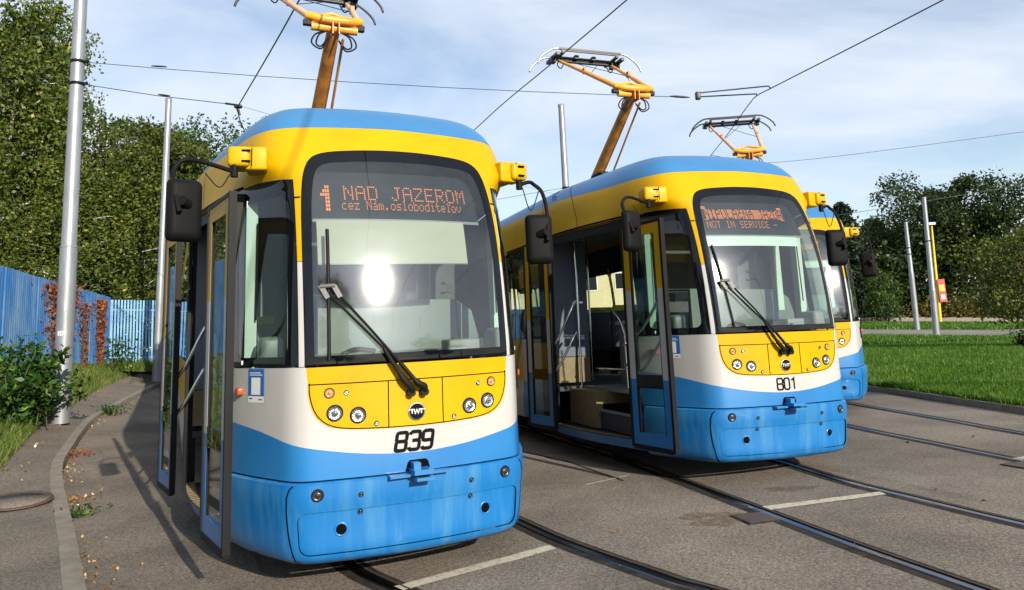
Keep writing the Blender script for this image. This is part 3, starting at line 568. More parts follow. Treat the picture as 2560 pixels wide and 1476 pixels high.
# ================================================================ the yard
def asphalt(name,c,c2,scale=1.):
    m,tt,b,o=base(name); lk=tt.links.new; tc=N(tt,'ShaderNodeTexCoord'); v=tc.outputs['Object']
    big=N(tt,'ShaderNodeTexNoise',i_Scale=.55*scale,i_Detail=7.0,i_Roughness=.62); lk(v,big.inputs['Vector'])
    fine=N(tt,'ShaderNodeTexVoronoi',i_Scale=95.0); lk(v,fine.inputs['Vector'])
    mid=N(tt,'ShaderNodeTexNoise',i_Scale=38.0,i_Detail=5.0,i_Roughness=.75); lk(v,mid.inputs['Vector'])
    x=N(tt,'ShaderNodeMixRGB'); x.inputs[1].default_value=rgb(c); x.inputs[2].default_value=rgb(c2)
    r=N(tt,'ShaderNodeMapRange'); r.inputs[1].default_value=.38; r.inputs[2].default_value=.66; lk(big.outputs[0],r.inputs[0]); lk(r.outputs[0],x.inputs[0])
    sp=N(tt,'ShaderNodeMapRange'); sp.inputs[1].default_value=.28; sp.inputs[2].default_value=.72; sp.inputs[3].default_value=.45; sp.inputs[4].default_value=1.6; lk(mid.outputs[0],sp.inputs[0])
    mu=N(tt,'ShaderNodeMixRGB',blend_type='MULTIPLY'); mu.inputs[0].default_value=1; lk(x.outputs[0],mu.inputs[1]); lk(sp.outputs[0],mu.inputs[2])
    sv=N(tt,'ShaderNodeSeparateColor'); lk(fine.outputs['Color'],sv.inputs[0])
    s2=N(tt,'ShaderNodeMapRange'); s2.inputs[3].default_value=.62; s2.inputs[4].default_value=1.42; lk(sv.outputs[0],s2.inputs[0])
    m2=N(tt,'ShaderNodeMixRGB',blend_type='MULTIPLY'); m2.inputs[0].default_value=1; lk(mu.outputs[0],m2.inputs[1]); lk(s2.outputs[0],m2.inputs[2])
    oil=N(tt,'ShaderNodeTexNoise',i_Scale=.33*scale,i_Detail=5.0,i_Roughness=.65,i_Distortion=.6); lk(v,oil.inputs['Vector']); orr=N(tt,'ShaderNodeMapRange'); orr.inputs[1].default_value=.50; orr.inputs[2].default_value=.74; orr.inputs[3].default_value=1.; orr.inputs[4].default_value=.68; lk(oil.outputs[0],orr.inputs[0])
    m3=N(tt,'ShaderNodeMixRGB',blend_type='MULTIPLY'); m3.inputs[0].default_value=1; lk(m2.outputs[0],m3.inputs[1]); lk(orr.outputs[0],m3.inputs[2]); m2=m3
    lk(m2.outputs[0],b.inputs['Base Color']); b.inputs['Roughness'].default_value=.92; b.inputs['Specular IOR Level'].default_value=.25
    bp=N(tt,'ShaderNodeBump',i_Strength=.55,i_Distance=.012); lk(mid.outputs[0],bp.inputs['Height']); lk(bp.outputs[0],b.inputs['Normal']); return m
ASP=asphalt('yard_asphalt_surface',(.195,.166,.134),(.118,.101,.083)); PAV=asphalt('pavement_asphalt_surface',(.165,.141,.114),(.118,.104,.087),1.6); ROAD=asphalt('far_road_surface',(.20,.18,.16),(.15,.135,.125))
TAR=mat('tar_joint',(.022,.019,.016),.9,c2=(.05,.042,.034),scale=9,spec=.1); LINE=mat('road_paint',(.46,.43,.33),.85,c2=(.22,.19,.15),scale=22,lo=.48,hi=.72,detail=10)
IRON=mat('cast_iron',(.05,.04,.035),.6,c2=(.09,.05,.03),scale=9,bump=.4,bscale=120); SOIL=mat('verge_soil',(.09,.075,.04),.95,c2=(.06,.085,.02),scale=5,bump=.5,bscale=40)
TURF=mat('turf_base',(.04,.09,.01),.95,c2=(.035,.085,.01),scale=1.3,bump=.6,bscale=30)
def leafmat(name,cols,tr=.35):
    """leaf colours picked per leaf by a random face attribute"""
    m,tt,b,o=base(name); lk=tt.links.new; tt.nodes.remove(b)
    a=N(tt,'ShaderNodeAttribute',attribute_name='leaf'); r=N(tt,'ShaderNodeValToRGB'); e=r.color_ramp.elements
    for i,(p,c) in enumerate(cols):
        if i<2: e[i].position=p; e[i].color=rgb(c)
        else: q=e.new(p); q.color=rgb(c)
    lk(a.outputs['Fac'],r.inputs[0]); d=N(tt,'ShaderNodeBsdfDiffuse'); t_=N(tt,'ShaderNodeBsdfTranslucent'); lk(r.outputs[0],d.inputs[0]); lk(r.outputs[0],t_.inputs[0])
    g=N(tt,'ShaderNodeBsdfGlossy',i_Roughness=.45); mx=N(tt,'ShaderNodeMixShader',i_0=tr); lk(d.outputs[0],mx.inputs[1]); lk(t_.outputs[0],mx.inputs[2])
    m2=N(tt,'ShaderNodeMixShader',i_0=.02); lk(mx.outputs[0],m2.inputs[1]); lk(g.outputs[0],m2.inputs[2]); lk(m2.outputs[0],o.inputs[0]); return m
BIRCH=leafmat('birch_leaf',[(0,(.034,.060,.010)),(.5,(.085,.125,.020)),(.88,(.165,.185,.03)),(1,(.36,.28,.03))])
BROAD=leafmat('broad_leaf',[(0,(.025,.06,.01)),(.6,(.055,.105,.016)),(1,(.10,.14,.022))])
DARKL=leafmat('dark_leaf',[(0,(.012,.026,.008)),(.6,(.03,.055,.012)),(1,(.065,.085,.018))])
BROWNL=leafmat('autumn_leaf',[(0,(.05,.055,.012)),(.5,(.09,.085,.016)),(1,(.17,.11,.02))])
CONL=leafmat('conifer_needle',[(0,(.010,.022,.012)),(1,(.030,.055,.028))],.1)
PALEL=leafmat('pale_leaf',[(0,(.07,.10,.03)),(1,(.18,.20,.07))])
VINEL=leafmat('rusty_leaf',[(0,(.16,.045,.015)),(.6,(.30,.09,.025)),(1,(.36,.15,.05))])
BUSHL=leafmat('bush_leaf',[(0,(.010,.034,.005)),(.75,(.027,.075,.009)),(.95,(.07,.155,.016)),(1,(.18,.30,.03))],.25)
LITT=leafmat('dry_leaf',[(0,(.10,.055,.02)),(.5,(.24,.13,.05)),(.8,(.40,.24,.07)),(1,(.50,.42,.30))],.1)
GRASSM=leafmat('grass_blade',[(0,(.026,.072,.006)),(.55,(.062,.155,.010)),(.88,(.115,.21,.022)),(1,(.28,.27,.10))],.35)
VGRASS=leafmat('verge_grass_blade',[(0,(.04,.08,.012)),(.55,(.09,.15,.02)),(.8,(.16,.17,.05)),(1,(.30,.24,.11))],.3)
BARKW=mat('birch_bark',(.55,.53,.48),.8,c2=(.06,.055,.05),scale=5,stretch=(1,1,2.5),lo=.5,hi=.62); BARK=mat('bark',(.10,.075,.055),.9,c2=(.05,.04,.03),scale=9)
FBLUE=mat('fence_blue',(.035,.145,.37),.75,c2=(.15,.27,.40),scale=2.6,stretch=(1,1,.3),lo=.42,hi=.72,spec=.3); FPALE=mat('fence_pale_blue',(.15,.32,.50),.7,c2=(.06,.20,.42),scale=2.5,lo=.45,hi=.7)
def strip(name,A,B,m,zoff=0.,kind='structure',sub=None,sag=None,parent=None):
    """surface lofted between two 3D polylines of equal length"""
    A=np.array(A,float);B=np.array(B,float);k=sub or 1;V=[];n=len(A)
    for j in range(k+1):
        u=j/k; P=A*(1-u)+B*u
        if sag: P[:,2]+=sag*math.sin(math.pi*u)
        V+=[(p[0],p[1],p[2]+zoff) for p in P]
    b=MB(); b.add(V,[(j*n+i,j*n+i+1,(j+1)*n+i+1,(j+1)*n+i) for j in range(k) for i in range(n-1)],m,True)
    o=b.build(name,parent); 
    if kind: o['kind']=kind
    return o
def resamp(P,n):
    P=np.array(P,float); d=np.concatenate([[0],np.cumsum(np.linalg.norm(np.diff(P[:,:2],axis=0),axis=1))]); s=np.linspace(0,d[-1],n)
    return np.stack([np.interp(s,d,P[:,i]) for i in range(P.shape[1])],-1)
def offs(P,w):
    P=np.array(P,float); t_=np.gradient(P[:,:2],axis=0); t_/=np.linalg.norm(t_,axis=1)[:,None]; Q=P.copy(); Q[:,0]+=-t_[:,1]*w; Q[:,1]+=t_[:,0]*w; return Q
b=MB(); b.add([(-900,-900,-.12),(900,-900,-.12),(900,900,-.12),(-900,900,-.12)],[(0,1,2,3)],TURF); b.build('ground')['kind']='structure'
b=MB(); b.add([(-26,-60,0),(40,-60,0),(40,-2,0),(9.6,2,0),(7.75,8,0),(7.45,11.5,0),(7.3,14,0),(7.1,18,0),(7.2,60,0),(-26,60,0)],[tuple(range(10))],ASP); b.build('road')['kind']='structure'
K=bend([(.6,-.5,0),(-2.2,4.05,0),(-3.25,5.69,0),(-3.93,6.75,0),(-4.92,8.26,.02),(-5.81,9.62,.05),(-6.55,10.84,.09),(-7.11,11.93,.13),(-8.48,14.73,.22),(-9.1,16.3,.3),(-9.36,17.3,.34),(-9.83,18.8,.42),(-10.4,21.1,.55),(-10.6,22.6,.65),(-10.7,26,.8)],6); NK=len(K)
PL=bend([(-2.4,-1.2,.1),(-4.6,4.5,.1),(-5.84,7.85,.14),(-6.93,10.07,.25),(-7.81,11.78,.33),(-9.2,14.6,.44),(-9.56,15.8,.48),(-10.16,17.15,.6),(-11.0,19.6,.76),(-11.35,21.3,.9),(-11.5,22.3,.98),(-11.4,26,1.1)],6)
FB=[(-7,-2,1.0),(-8.6,4.5,1.2),(-9.8,10,1.4),(-10.3,13,1.5),(-10.79,15.5,1.52),(-11.6,19,1.4),(-12.1,21.6,1.28),(-12.3,22.4,1.24),(-12.25,26,1.3)]
TI=resamp([(1.6,-.2,.004),(-.9,4.6,.004),(-1.9,5.6,.004),(-6.2,14.8,.004),(-8.9,20.6,.02),(-9.6,22.4,.05),(-9.8,26,.1)],NK)
KR=K.copy(); KR[:,2]+=.004; strip('road',TI,KR,ASP,sub=4)
RU=offs(K,.012); K1=RU.copy(); K1[:,2]+=.105; K2=offs(K,.15); K2[:,2]+=.11; K3=K2.copy(); K3[:,2]-=.02
kb=MB(); n=NK
for A,B in ((RU,K1),(K1,K2),(K2,K3)): kb.add(list(map(tuple,A))+list(map(tuple,B)),[(i,i+1,n+i+1,n+i) for i in range(n-1)],CONC)
o=kb.build('kerb'); tag(o,'curved concrete kerb edging the left pavement beside tram 839','kerb')
PLr=resamp(PL,NK); K4=offs(K,.151); K4[:,2]+=.104; strip('pavement',K4,PLr,PAV,sub=3)
FBr=resamp(FB,NK); PLv=PLr.copy(); PLv[:,2]-=.01; strip('verge',PLv,FBr,SOIL,sub=6,sag=.05)
far=FBr.copy(); far[:,0]-=45; far[:,1]+=6; strip('terrain',FBr,far,SOIL)
strip('terrain',[(-12.3,22.2,1.2),(-11.3,22.9,1.1),(-8,24.3,.9),(-4,26,.5)],[(-16,60,1.6),(-11,60,1.4),(-5,60,1.2),(0,60,.6)],SOIL)
# right: lawn, its kerb, worn path, far carriageway, strips, low wall
LK=bend([(10.6,0,0),(8.7,5,0),(7.75,8.5,0),(7.47,11.44,0),(7.38,13.13,0),(7.29,15.03,0),(7.16,15.79,0),(6.95,19,0),(7.0,26,0),(8,33,0)],5)
nl=len(LK); lk_=MB(); q0=offs(LK,-.0); q1=q0.copy(); q1[:,2]+=.1; q2=offs(LK,-.12); q2[:,2]+=.1
for A,B in ((q0,q1),(q1,q2)): lk_.add(list(map(tuple,A))+list(map(tuple,B)),[(i,i+1,nl+i+1,nl+i) for i in range(nl-1)],CONC)
tag(lk_.build('kerb'),'low mossy kerb edging the lawn on the right','kerb')
def lawnz(x,y):
    e=np.clip((y-16)/17,0,1); zr=np.interp(x,[11.4,15.8,21.2,25.4],[.13,.05,-.06,-.10]); return .07*(1-e)+zr*e
lb=MB(); xs=np.linspace(0,1,16); ly=np.linspace(0,33,24); V=[]
for y in ly:
    x0=np.interp(y,LK[:,1],q2[:,0])
    for u in xs: x=x0+(46-x0)*u**1.5; V.append((x,y,float(lawnz(x,y))))
lb.add(V,[(j*16+i,j*16+i+1,(j+1)*16+i+1,(j+1)*16+i) for j in range(23) for i in range(15)],TURF,True); lb.build('lawn')['kind']='structure'
X0=(1950,2200,2512,2750)
ROW=dict(a=[(11.37,33,.13),(15.76,33,.05),(21.22,33,-.06),(46,33,-.14)],b=[(11.73,34,.16),(16.24,34,.06),(21.87,34,-.08),(46,34,-.18)],c=[(13.18,38,.63),(18.21,38,.27),(24.46,38,-.17),(46,38,-.5)],d=[(16,46,.74),(22.1,46,.38),(29.7,46,-.07),(46,46,-.41)],e=[(18.12,52,.9),(25.03,52,.51),(33.62,52,.02),(50,52,-.35)],f=[(18.83,54,.96),(26,54,.55),(34.93,54,.03),(52,54,-.36)],g=[(21.63,62,.96),(29.87,62,.48),(40.12,62,-.11),(60,62,-.56)],h=[(30,110,1.2),(60,110,1.0),(80,110,.5),(110,110,.3)])
for nm,a_,c_,m in (('path','a','b',SOIL),('lawn','b','c',TURF),('road','c','d',ROAD),('lawn','d','e',TURF),('path','e','f',ROAD),('lawn','f','g',TURF),('terrain','g','h',SOIL)): strip(nm,ROW[a_],ROW[c_],m)
# ---------------------------------------------------------------- tracks
def track(pl,pr,label):
    t=empty('tram_track',(pl[0][0],pl[0][1],0),label=label,cat='tram track',group='tram tracks set in the asphalt'); o0=Vector((pl[0][0],pl[0][1],0))
    for P in (pl,pr):
        P=bend([(x,y,0) for x,y in P],5)-np.array(o0); b=MB(); n=len(P)
        def rib(w0,w1,z0,z1,m):
            A=offs(P,w0);B=offs(P,w1);A[:,2]=z0;B[:,2]=z1; b.add(list(map(tuple,A))+list(map(tuple,B)),[(i,i+1,n+i+1,n+i) for i in range(n-1)],m,True)
        rib(-.10,.13,.002,.002,TAR); rib(-.03,-.024,.003,.011,STL); rib(-.024,.022,.011,.012,STL); rib(.022,.026,.012,.004,TAR); rib(.026,.066,.004,.004,DRK); rib(.066,.068,.004,.009,TAR); rib(.068,.082,.009,.009,IRON)
        b.build('rail',t)
    return t
track([(-8.2,20),(-3.6,10.5),(-2.2,7.4),(-1.43,5.97),(-.98,5.36),(-.3,4.6),(.6,3.9),(3,2.6),(9,.5)],[(-6.8,20.7),(-2.2,11),(-.8,8.2),(-.16,6.97),(.24,6.19),(.78,5.35),(1.03,5.01),(1.75,4.3),(4.2,3),(9.5,1.7)],'tram track under tram 839 running to the bottom of the picture')
track([(-2.6,21),(.3,12.3),(1.1,10),(1.64,8.08),(2.01,6.77),(2.32,5.67),(2.62,4.75),(3.0,3.6),(3.7,2)],[(-1.2,21.5),(1.75,12.8),(2.42,10.7),(2.88,9.08),(3.14,7.76),(3.40,6.95),(3.74,5.95),(4.2,4.9),(5.0,3.2)],'tram track under tram 801 with a bright worn rail')
track([(4.4,30),(4.3,20),(4.5,14),(4.76,11.23),(5.04,9.46),(5.25,8.18),(5.6,6.6),(6.2,4.6)],[(5.85,30),(5.75,20),(5.9,14.6),(6.1,12.5),(6.24,11.2),(6.36,9.72),(6.7,8.0),(7.3,6.0)],'tram track nearest the lawn kerb')
def marking(P,label):
    b=MB(); 
    pts=[]; P=[Vector((p[0],p[1],.0065)) for p in P]; n=14
    for a,b_ in ((0,1),(3,2)):
        for k in range(n+1): q=P[a].lerp(P[b_],k/n); pts.append(q+Vector((random.uniform(-.006,.006),random.uniform(-.006,.006),0)))
    b.add(pts,[(i,i+1,n+1+i+1,n+1+i) for i in range(n)],LINE); tag(b.build('road_marking'),label,'road marking','painted stop lines between the rails')
marking([(-.90,5.27),(.19,6.02),(.14,6.13),(-.96,5.37)],'faded white stop line in front of tram 839')
marking([(2.10,6.80),(3.27,7.11),(3.26,7.22),(2.07,6.93)],'faded white stop line in front of tram 801')
marking([(5.22,8.22),(6.5,8.62),(6.46,8.74),(5.18,8.34)],'faded white stop line at the right edge nearest the lawn')
marking([(.62,8.24),(1.15,8.62),(1.14,8.65),(.60,8.26)][:4],'thin worn yellowish line between trams 839 and 801')
o=strip('asphalt_seam',[(-.35,11.6,.003),(-.05,10.61,.003),(.49,9.72,.003),(1.02,8.36,.003)],[(-.31,11.6,.003),(-.01,10.63,.003),(.53,9.73,.003),(1.05,8.37,.003)],TAR)
for (x,y,a,lb_) in ((1.90,6.57,15,'rusty rail drain cover left of the middle track'),(5.13,7.98,18,'rusty rail drain cover at the right edge by the stop line')):
    t=empty('drain_cover',(x,y,0),math.radians(a),label=lb_,cat='drain cover',group='iron drain covers beside the rails')
    b=MB(); b.box((0,0,.006),(.27,.27,.012),IRON); b.build('lid',t); b=MB(); 
    for dx_ in (-.145,.145): b.box((dx_,0,.005),(.02,.31,.01),TAR)
    for dy_ in (-.145,.145): b.box((0,dy_,.005),(.27,.02,.01),TAR)
    b.build('rim',t)
t=empty('manhole_cover',(-5.50,8.25,.172),label='round concrete filled manhole cover in the pavement',cat='manhole cover'); t.rotation_euler=(math.radians(3),math.radians(4),0)
b=MB(); b.lathe([(.0005,.008),(.31,.008),(.31,.0)],PAV,seg=36); b.build('lid',t); b=MB(); b.lathe([(.31,.004),(.315,.012),(.355,.012),(.36,.0)],IRON,seg=36); b.build('rim',t)
g=np.random.default_rng(15); b=MB(); ra=np.linspace(0,6.283,40,endpoint=False); rr=1+.18*np.sin(3*ra+1)+.12*np.sin(7*ra)+g.normal(size=40)*.07
m,tt,bb,oo=base('spilled_soil'); bb.inputs['Base Color'].default_value=(.13,.075,.035,1); bb.inputs['Roughness'].default_value=.95; tr=N(tt,'ShaderNodeBsdfTransparent'); mx=N(tt,'ShaderNodeMixShader'); nn=N(tt,'ShaderNodeTexNoise',i_Scale=16.0,i_Detail=8.0,i_Roughness=.75); tc=N(tt,'ShaderNodeTexCoord'); tt.links.new(tc.outputs['Object'],nn.inputs['Vector'])
mr=N(tt,'ShaderNodeMapRange'); mr.inputs[1].default_value=.40; mr.inputs[2].default_value=.68; mr.inputs[3].default_value=0.; mr.inputs[4].default_value=.85; tt.links.new(nn.outputs[0],mr.inputs[0]); tt.links.new(mr.outputs[0],mx.inputs[0]); tt.links.new(tr.outputs[0],mx.inputs[1]); tt.links.new(bb.outputs[0],mx.inputs[2]); tt.links.new(mx.outputs[0],oo.inputs[0])
b.add([(1.60+.30*r*math.cos(a),6.62+.22*r*math.sin(a),.0075) for a,r in zip(ra,rr)],[tuple(range(40))],m); tag(b.build('spilled_soil'),kind='stuff')
b=MB(); b.add([(2.55+.26*r*math.cos(a),7.55+.10*r*math.sin(a),.0075) for a,r in zip(ra,rr)],[tuple(range(40))],m); tag(b.build('spilled_soil'),kind='stuff')
# ---------------------------------------------------------------- leaves
def leaves(name,P,size,m,parent=None,up=.3,aspect=.62,dirs=None,droop=0.,val=None):
    P=np.asarray(P,float); n=len(P); s=np.asarray(size)*RNG.uniform(.65,1.3,n)
    a=RNG.normal(size=(n,3)) if dirs is None else dirs+RNG.normal(size=(n,3))*.35; a[:,2]-=droop; a/=np.linalg.norm(a,axis=1)[:,None]
    c=RNG.normal(size=(n,3)); c[:,2]+=up*1.5; b_=np.cross(c,a); b_/=np.maximum(np.linalg.norm(b_,axis=1)[:,None],1e-6)
    V=np.empty((n,4,3)); V[:,0]=P; V[:,1]=P+a*s[:,None]*.5+b_*(s*aspect*.5)[:,None]; V[:,2]=P+a*s[:,None]; V[:,3]=P+a*s[:,None]*.5-b_*(s*aspect*.5)[:,None]
    me=bpy.data.meshes.new(name); me.vertices.add(4*n); me.vertices.foreach_set('co',V.ravel()); me.loops.add(4*n); me.loops.foreach_set('vertex_index',np.arange(4*n,dtype=np.int32))
    me.polygons.add(n); me.polygons.foreach_set('loop_start',np.arange(0,4*n,4,dtype=np.int32)); me.update(calc_edges=True); me.materials.append(m)
    at=me.attributes.new('leaf','FLOAT','FACE'); at.data.foreach_set('value',(RNG.random(n) if val is None else val).astype(np.float32))
    return link(bpy.data.objects.new(name,me),parent)
def make_tree(name,h,r,nl,lm,bark,leaf,style,seed,trunk_r=.16):
    """trunk with limbs, and a crown of leaf clumps; returns the root"""
    g=np.random.default_rng(seed); t=empty(name); b=MB(); lean=g.normal(size=2)*.04*h
    tp=[(lean[0]*u*u,lean[1]*u*u,h*.96*u) for u in np.linspace(0,1,8)]; b.tube(tp,list(np.linspace(trunk_r,trunk_r*.12,8)),bark,8)
    C=[]; nlimb={'birch':30,'broad':26,'conifer':46,'umbrella':30}[style]
    for i in range(nlimb):
        u={'birch':.18+.78*(i+.5)/nlimb,'broad':.16+.78*(i+.5)/nlimb,'conifer':.12+.86*(i+.5)/nlimb,'umbrella':.42+.55*(i+.5)/nlimb}[style]
        az=i*2.4+g.normal()*.4; p0=np.array([lean[0]*u*u,lean[1]*u*u,h*.96*u])
        prof={'birch':(1-.72*max(0,u-.25)/.75)*(.75+.25*min(1,u/.3)),'broad':math.sqrt(max(.05,1-((u-.5)/.56)**2)),'conifer':1.02-u,'umbrella':math.sqrt(max(.12,1-((u-.66)/.38)**2))}[style]
        ln=r*prof*(g.uniform(.72,1.12) if style in('birch','conifer') else g.uniform(.5,1.25)); el={'birch':.55,'broad':.45,'conifer':-.12,'umbrella':.35}[style]+g.normal()*.15
        d=np.array([math.cos(az)*math.cos(el),math.sin(az)*math.cos(el),math.sin(el)]); pts=[p0]
        for k in range(1,5): pts.append(pts[-1]+d*ln/4+g.normal(size=3)*.03*ln+np.array([0,0,-.02*ln*k if style!='umbrella' else .0]))
        R0=trunk_r*(1-u)*.55+.02; b.tube(pts,[R0,R0*.75,R0*.5,R0*.32,R0*.15],bark,5,False)
        for k in range(2,5):
            for _ in range(2 if style=='conifer' else 3):
                q=pts[k]+g.normal(size=3)*.16*ln*(.4 if style=='conifer' else 1); C.append((q,.12*ln+.25 if style!='conifer' else .09*ln+.16))
                if g.random()<.35: b.tube([pts[k-1],(pts[k-1]+q)/2+g.normal(size=3)*.04*ln,q],[R0*.3,R0*.2,.008],bark,4,False)
    b.build('trunk',t)
    per=max(4,nl//len(C)); Q=[];D=[];VV=[]
    for q,sg in C:
        k=per; w=g.uniform(.0,.5) if style!='birch' else g.uniform(0,.45)
        if style=='birch':
            ns=6; st=q+g.normal(size=(ns,3))*sg*.8; L_=g.uniform(.4,2.1,ns)*min(1.,h/11)
            idx=g.integers(0,ns,k); u=g.random(k); P=st[idx]+np.stack([g.normal(size=k)*.09,g.normal(size=k)*.09,-u*L_[idx]],-1)
        elif style=='conifer':
            P=q+g.normal(size=(k,3))*np.array([sg,sg,sg*.35])
        else:
            dd=g.normal(size=(k,3)); dd/=np.linalg.norm(dd,axis=1)[:,None]; P=q+dd*(g.random(k)**.45)[:,None]*sg*1.35*np.array([1,1,.75])
        Q.append(P); VV.append(np.clip(w+g.random(k)*.5,0,1))
    P=np.concatenate(Q); V=np.concatenate(VV); V[g.random(len(V))<.02]=1.
    leaves('crown',P,leaf,lm,t,up=.25,droop=.5 if style=='birch' else .1,val=V); return t
def copy_tree(o,loc,rz,sc,label,cat,group=None):
    c=o.copy(); COL.objects.link(c); c.location=loc; c.rotation_euler=(0,0,rz); c.scale=sc; c['label']=label; c['category']=cat
    if group: c['group']=group
    for ch in o.children: d=ch.copy(); COL.objects.link(d); d.parent=c
    return c
def place(o,loc,rz,sc,label,cat,group=None):
    o.location=loc; o.rotation_euler=(0,0,rz); o.scale=sc; tag(o,label,cat,group); return o
GT='trees behind the blue fence'
bi=make_tree('birch_tree',14,3.0,30000,BIRCH,BARKW,.15,'birch',3,.15)
place(bi,(-18.6,26.,1.3),.4,(1,1,1.02),'tall weeping birch at the left edge, cut by the picture','tree',GT)
copy_tree(bi,(-19.6,29.,1.3),2.1,(.95,.95,1.06),'tallest weeping birch, standing just left of the nearest mast','tree',GT)
b2=make_tree('birch_tree',11.5,2.7,27000,BIRCH,BARKW,.145,'birch',11,.12)
place(b2,(-17.75,27.2,1.3),1.,(.85,.85,.98),'weeping birch whose crown shows on both sides of the nearest mast','tree',GT)
copy_tree(b2,(-19.5,23.,1.4),3.,(1.05,1.05,.9),'lower birch leaning over the fence at the left edge','tree',GT)
copy_tree(b2,(-15.,24.6,1.3),4.2,(.95,.95,.62),'short leafy birch over the fence between the two left masts','tree',GT)
br=make_tree('broadleaf_tree',10.2,3.3,34000,BROAD,BARK,.15,'broad',5,.16)
place(br,(-15.6,32.,1.3),.2,(1,1,1.02),'green broadleaf tree behind the second mast','tree',GT)
copy_tree(br,(-12.3,33.,1.2),2.6,(1.05,1.05,1.),'green broadleaf tree with its top just left of tram 839 roof','tree',GT)
MIXL=leafmat('mixed_leaf',[(0,(.03,.05,.01)),(.6,(.075,.10,.018)),(.9,(.13,.12,.025)),(1,(.18,.11,.03))])
bw=make_tree('broadleaf_tree',8.6,3.0,26000,MIXL,BARK,.145,'broad',8,.15)
place(bw,(-13.2,28.3,1.2),.9,(1,1,1.05),'brownish autumn tree between the second mast and tram 839','tree',GT)
copy_tree(bw,(-17.5,31.,1.3),2.9,(1.1,1.1,1.1),'brownish autumn tree behind the birches','tree',GT)
copy_tree(b2,(-14.2,26.2,1.3),5.2,(.95,.95,.70),'leafy birch over the far end of the fence beside the second mast','tree',GT)
copy_tree(bw,(-10.6,27.5,1.1),4.1,(.9,.9,.85),'low brownish tree close behind the open door of tram 839','tree',GT)
copy_tree(br,(-9.5,31.,1.0),1.2,(1.,1.,.8),'green broadleaf tree directly behind the tail of tram 839','tree',GT)
# undergrowth behind the fence
g=np.random.default_rng(4); P=np.stack([g.uniform(-24,-7.0,30000),g.uniform(23.8,31,30000),.9+g.random(30000)**1.4*4.4],-1); P=P[(P[:,0]>-24+.0)]
tag(leaves('undergrowth',P,.17,DARKL,up=.2),kind='stuff')
# right-hand trees
GR='trees beyond the low wall'
cf=make_tree('conifer_tree',11,3.6,16000,CONL,BARK,.34,'conifer',21,.2); place(cf,(30.,66,.3),.3,(1.,1.,1.06),'dark conifer with a pointed top just right of the trams','tree',GR)
copy_tree(cf,(36.6,70,0),2.,(.8,.8,.74),'smaller dark conifer under the tall spreading tree','tree',GR)
um=make_tree('broadleaf_tree',12.6,5.6,24000,DARKL,BARK,.30,'umbrella',33,.28); place(um,(41.3,69,0),.5,(1.0,1,1.0),'tallest spreading dark tree behind the yellow lamp post','tree',GR)
copy_tree(um,(51.5,72,-.3),2.5,(.95,.95,.62),'dark tree with a rounded top at the right edge','tree',GR)
copy_tree(um,(45.5,78,0),1.1,(1.,1.,.80),'broad dark tree behind and right of the tallest spreading tree','tree',GR)
copy_tree(um,(35.4,74,.2),3.9,(.8,.8,.66),'dark spreading tree right of the conifer','tree',GR)
pw=make_tree('willow_tree',10.5,2.6,11000,PALEL,BARK,.28,'birch',41,.2); place(pw,(38.2,77,.3),.5,(1.2,1.2,1.1),'pale weeping tree showing between conifer and spreading tree','tree',GR)
copy_tree(pw,(56,80,0),1.5,(1,1,1.),'thin pale tree at the right edge','tree',GR)
LIGHTL=leafmat('light_leaf',[(0,(.035,.055,.01)),(.6,(.09,.12,.02)),(.9,(.16,.17,.035)),(1,(.24,.17,.05))])
sm=make_tree('small_tree',4.2,1.75,7500,LIGHTL,BARK,.12,'broad',51,.07); place(sm,(18.35,27,-.02),.5,(1.05,1.05,1.0),'small light green tree on the lawn at the right edge','tree')
ly_=make_tree('small_tree',5.,2.0,5000,BROAD,BARK,.24,'broad',61,.09); place(ly_,(29.6,60.8,.4),.5,(.72,.72,.85),'small yellow green tree in front of the dark conifer','tree',GR)
def shrub(name,c,r,n,lm,leaf,label,seed):
    g=np.random.default_rng(seed); t=empty(name,c,label=label,cat='shrub'); k=max(5,int(n/160)); cc=g.normal(size=(k,3)); cc/=np.linalg.norm(cc,axis=1)[:,None]; cc*=(g.random(k)**.4)[:,None]*np.array(r)*.75; cc[:,2]=np.abs(cc[:,2])
    P=np.concatenate([q+g.normal(size=(n//k,3))*np.array(r)*.2 for q in cc]); P[:,2]=np.abs(P[:,2]); leaves('foliage',P,leaf,lm,t,up=.3)
    b=MB()
    for q in cc[:12]: b.tube([(0,0,0),(q[0]*.5,q[1]*.5,q[2]*.6),tuple(q)],[.03,.02,.008],BARK,4,False)
    b.build('stem',t); return t
shrub('shrub',(18.35,26.6,0),(.75,.7,.8),3000,DARKL,.12,'dense dark shrub at the foot of the small lawn tree',71)
shrub('hedge',(36.,63.6,.1),(4.2,1.,2.6),5000,BROWNL,.26,'yellowish hedge behind the yellow lamp post',72)
g=np.random.default_rng(5); n=34000; u_=g.uniform(22,64,n); P=np.stack([u_,g.uniform(65,72,n),g.random(n)**1.4*(7.8+1.3*np.sin(u_*.9)+.8*np.sin(u_*2.3+1))],-1); tag(leaves('woodland',P,.45,DARKL,up=.2),kind='stuff')
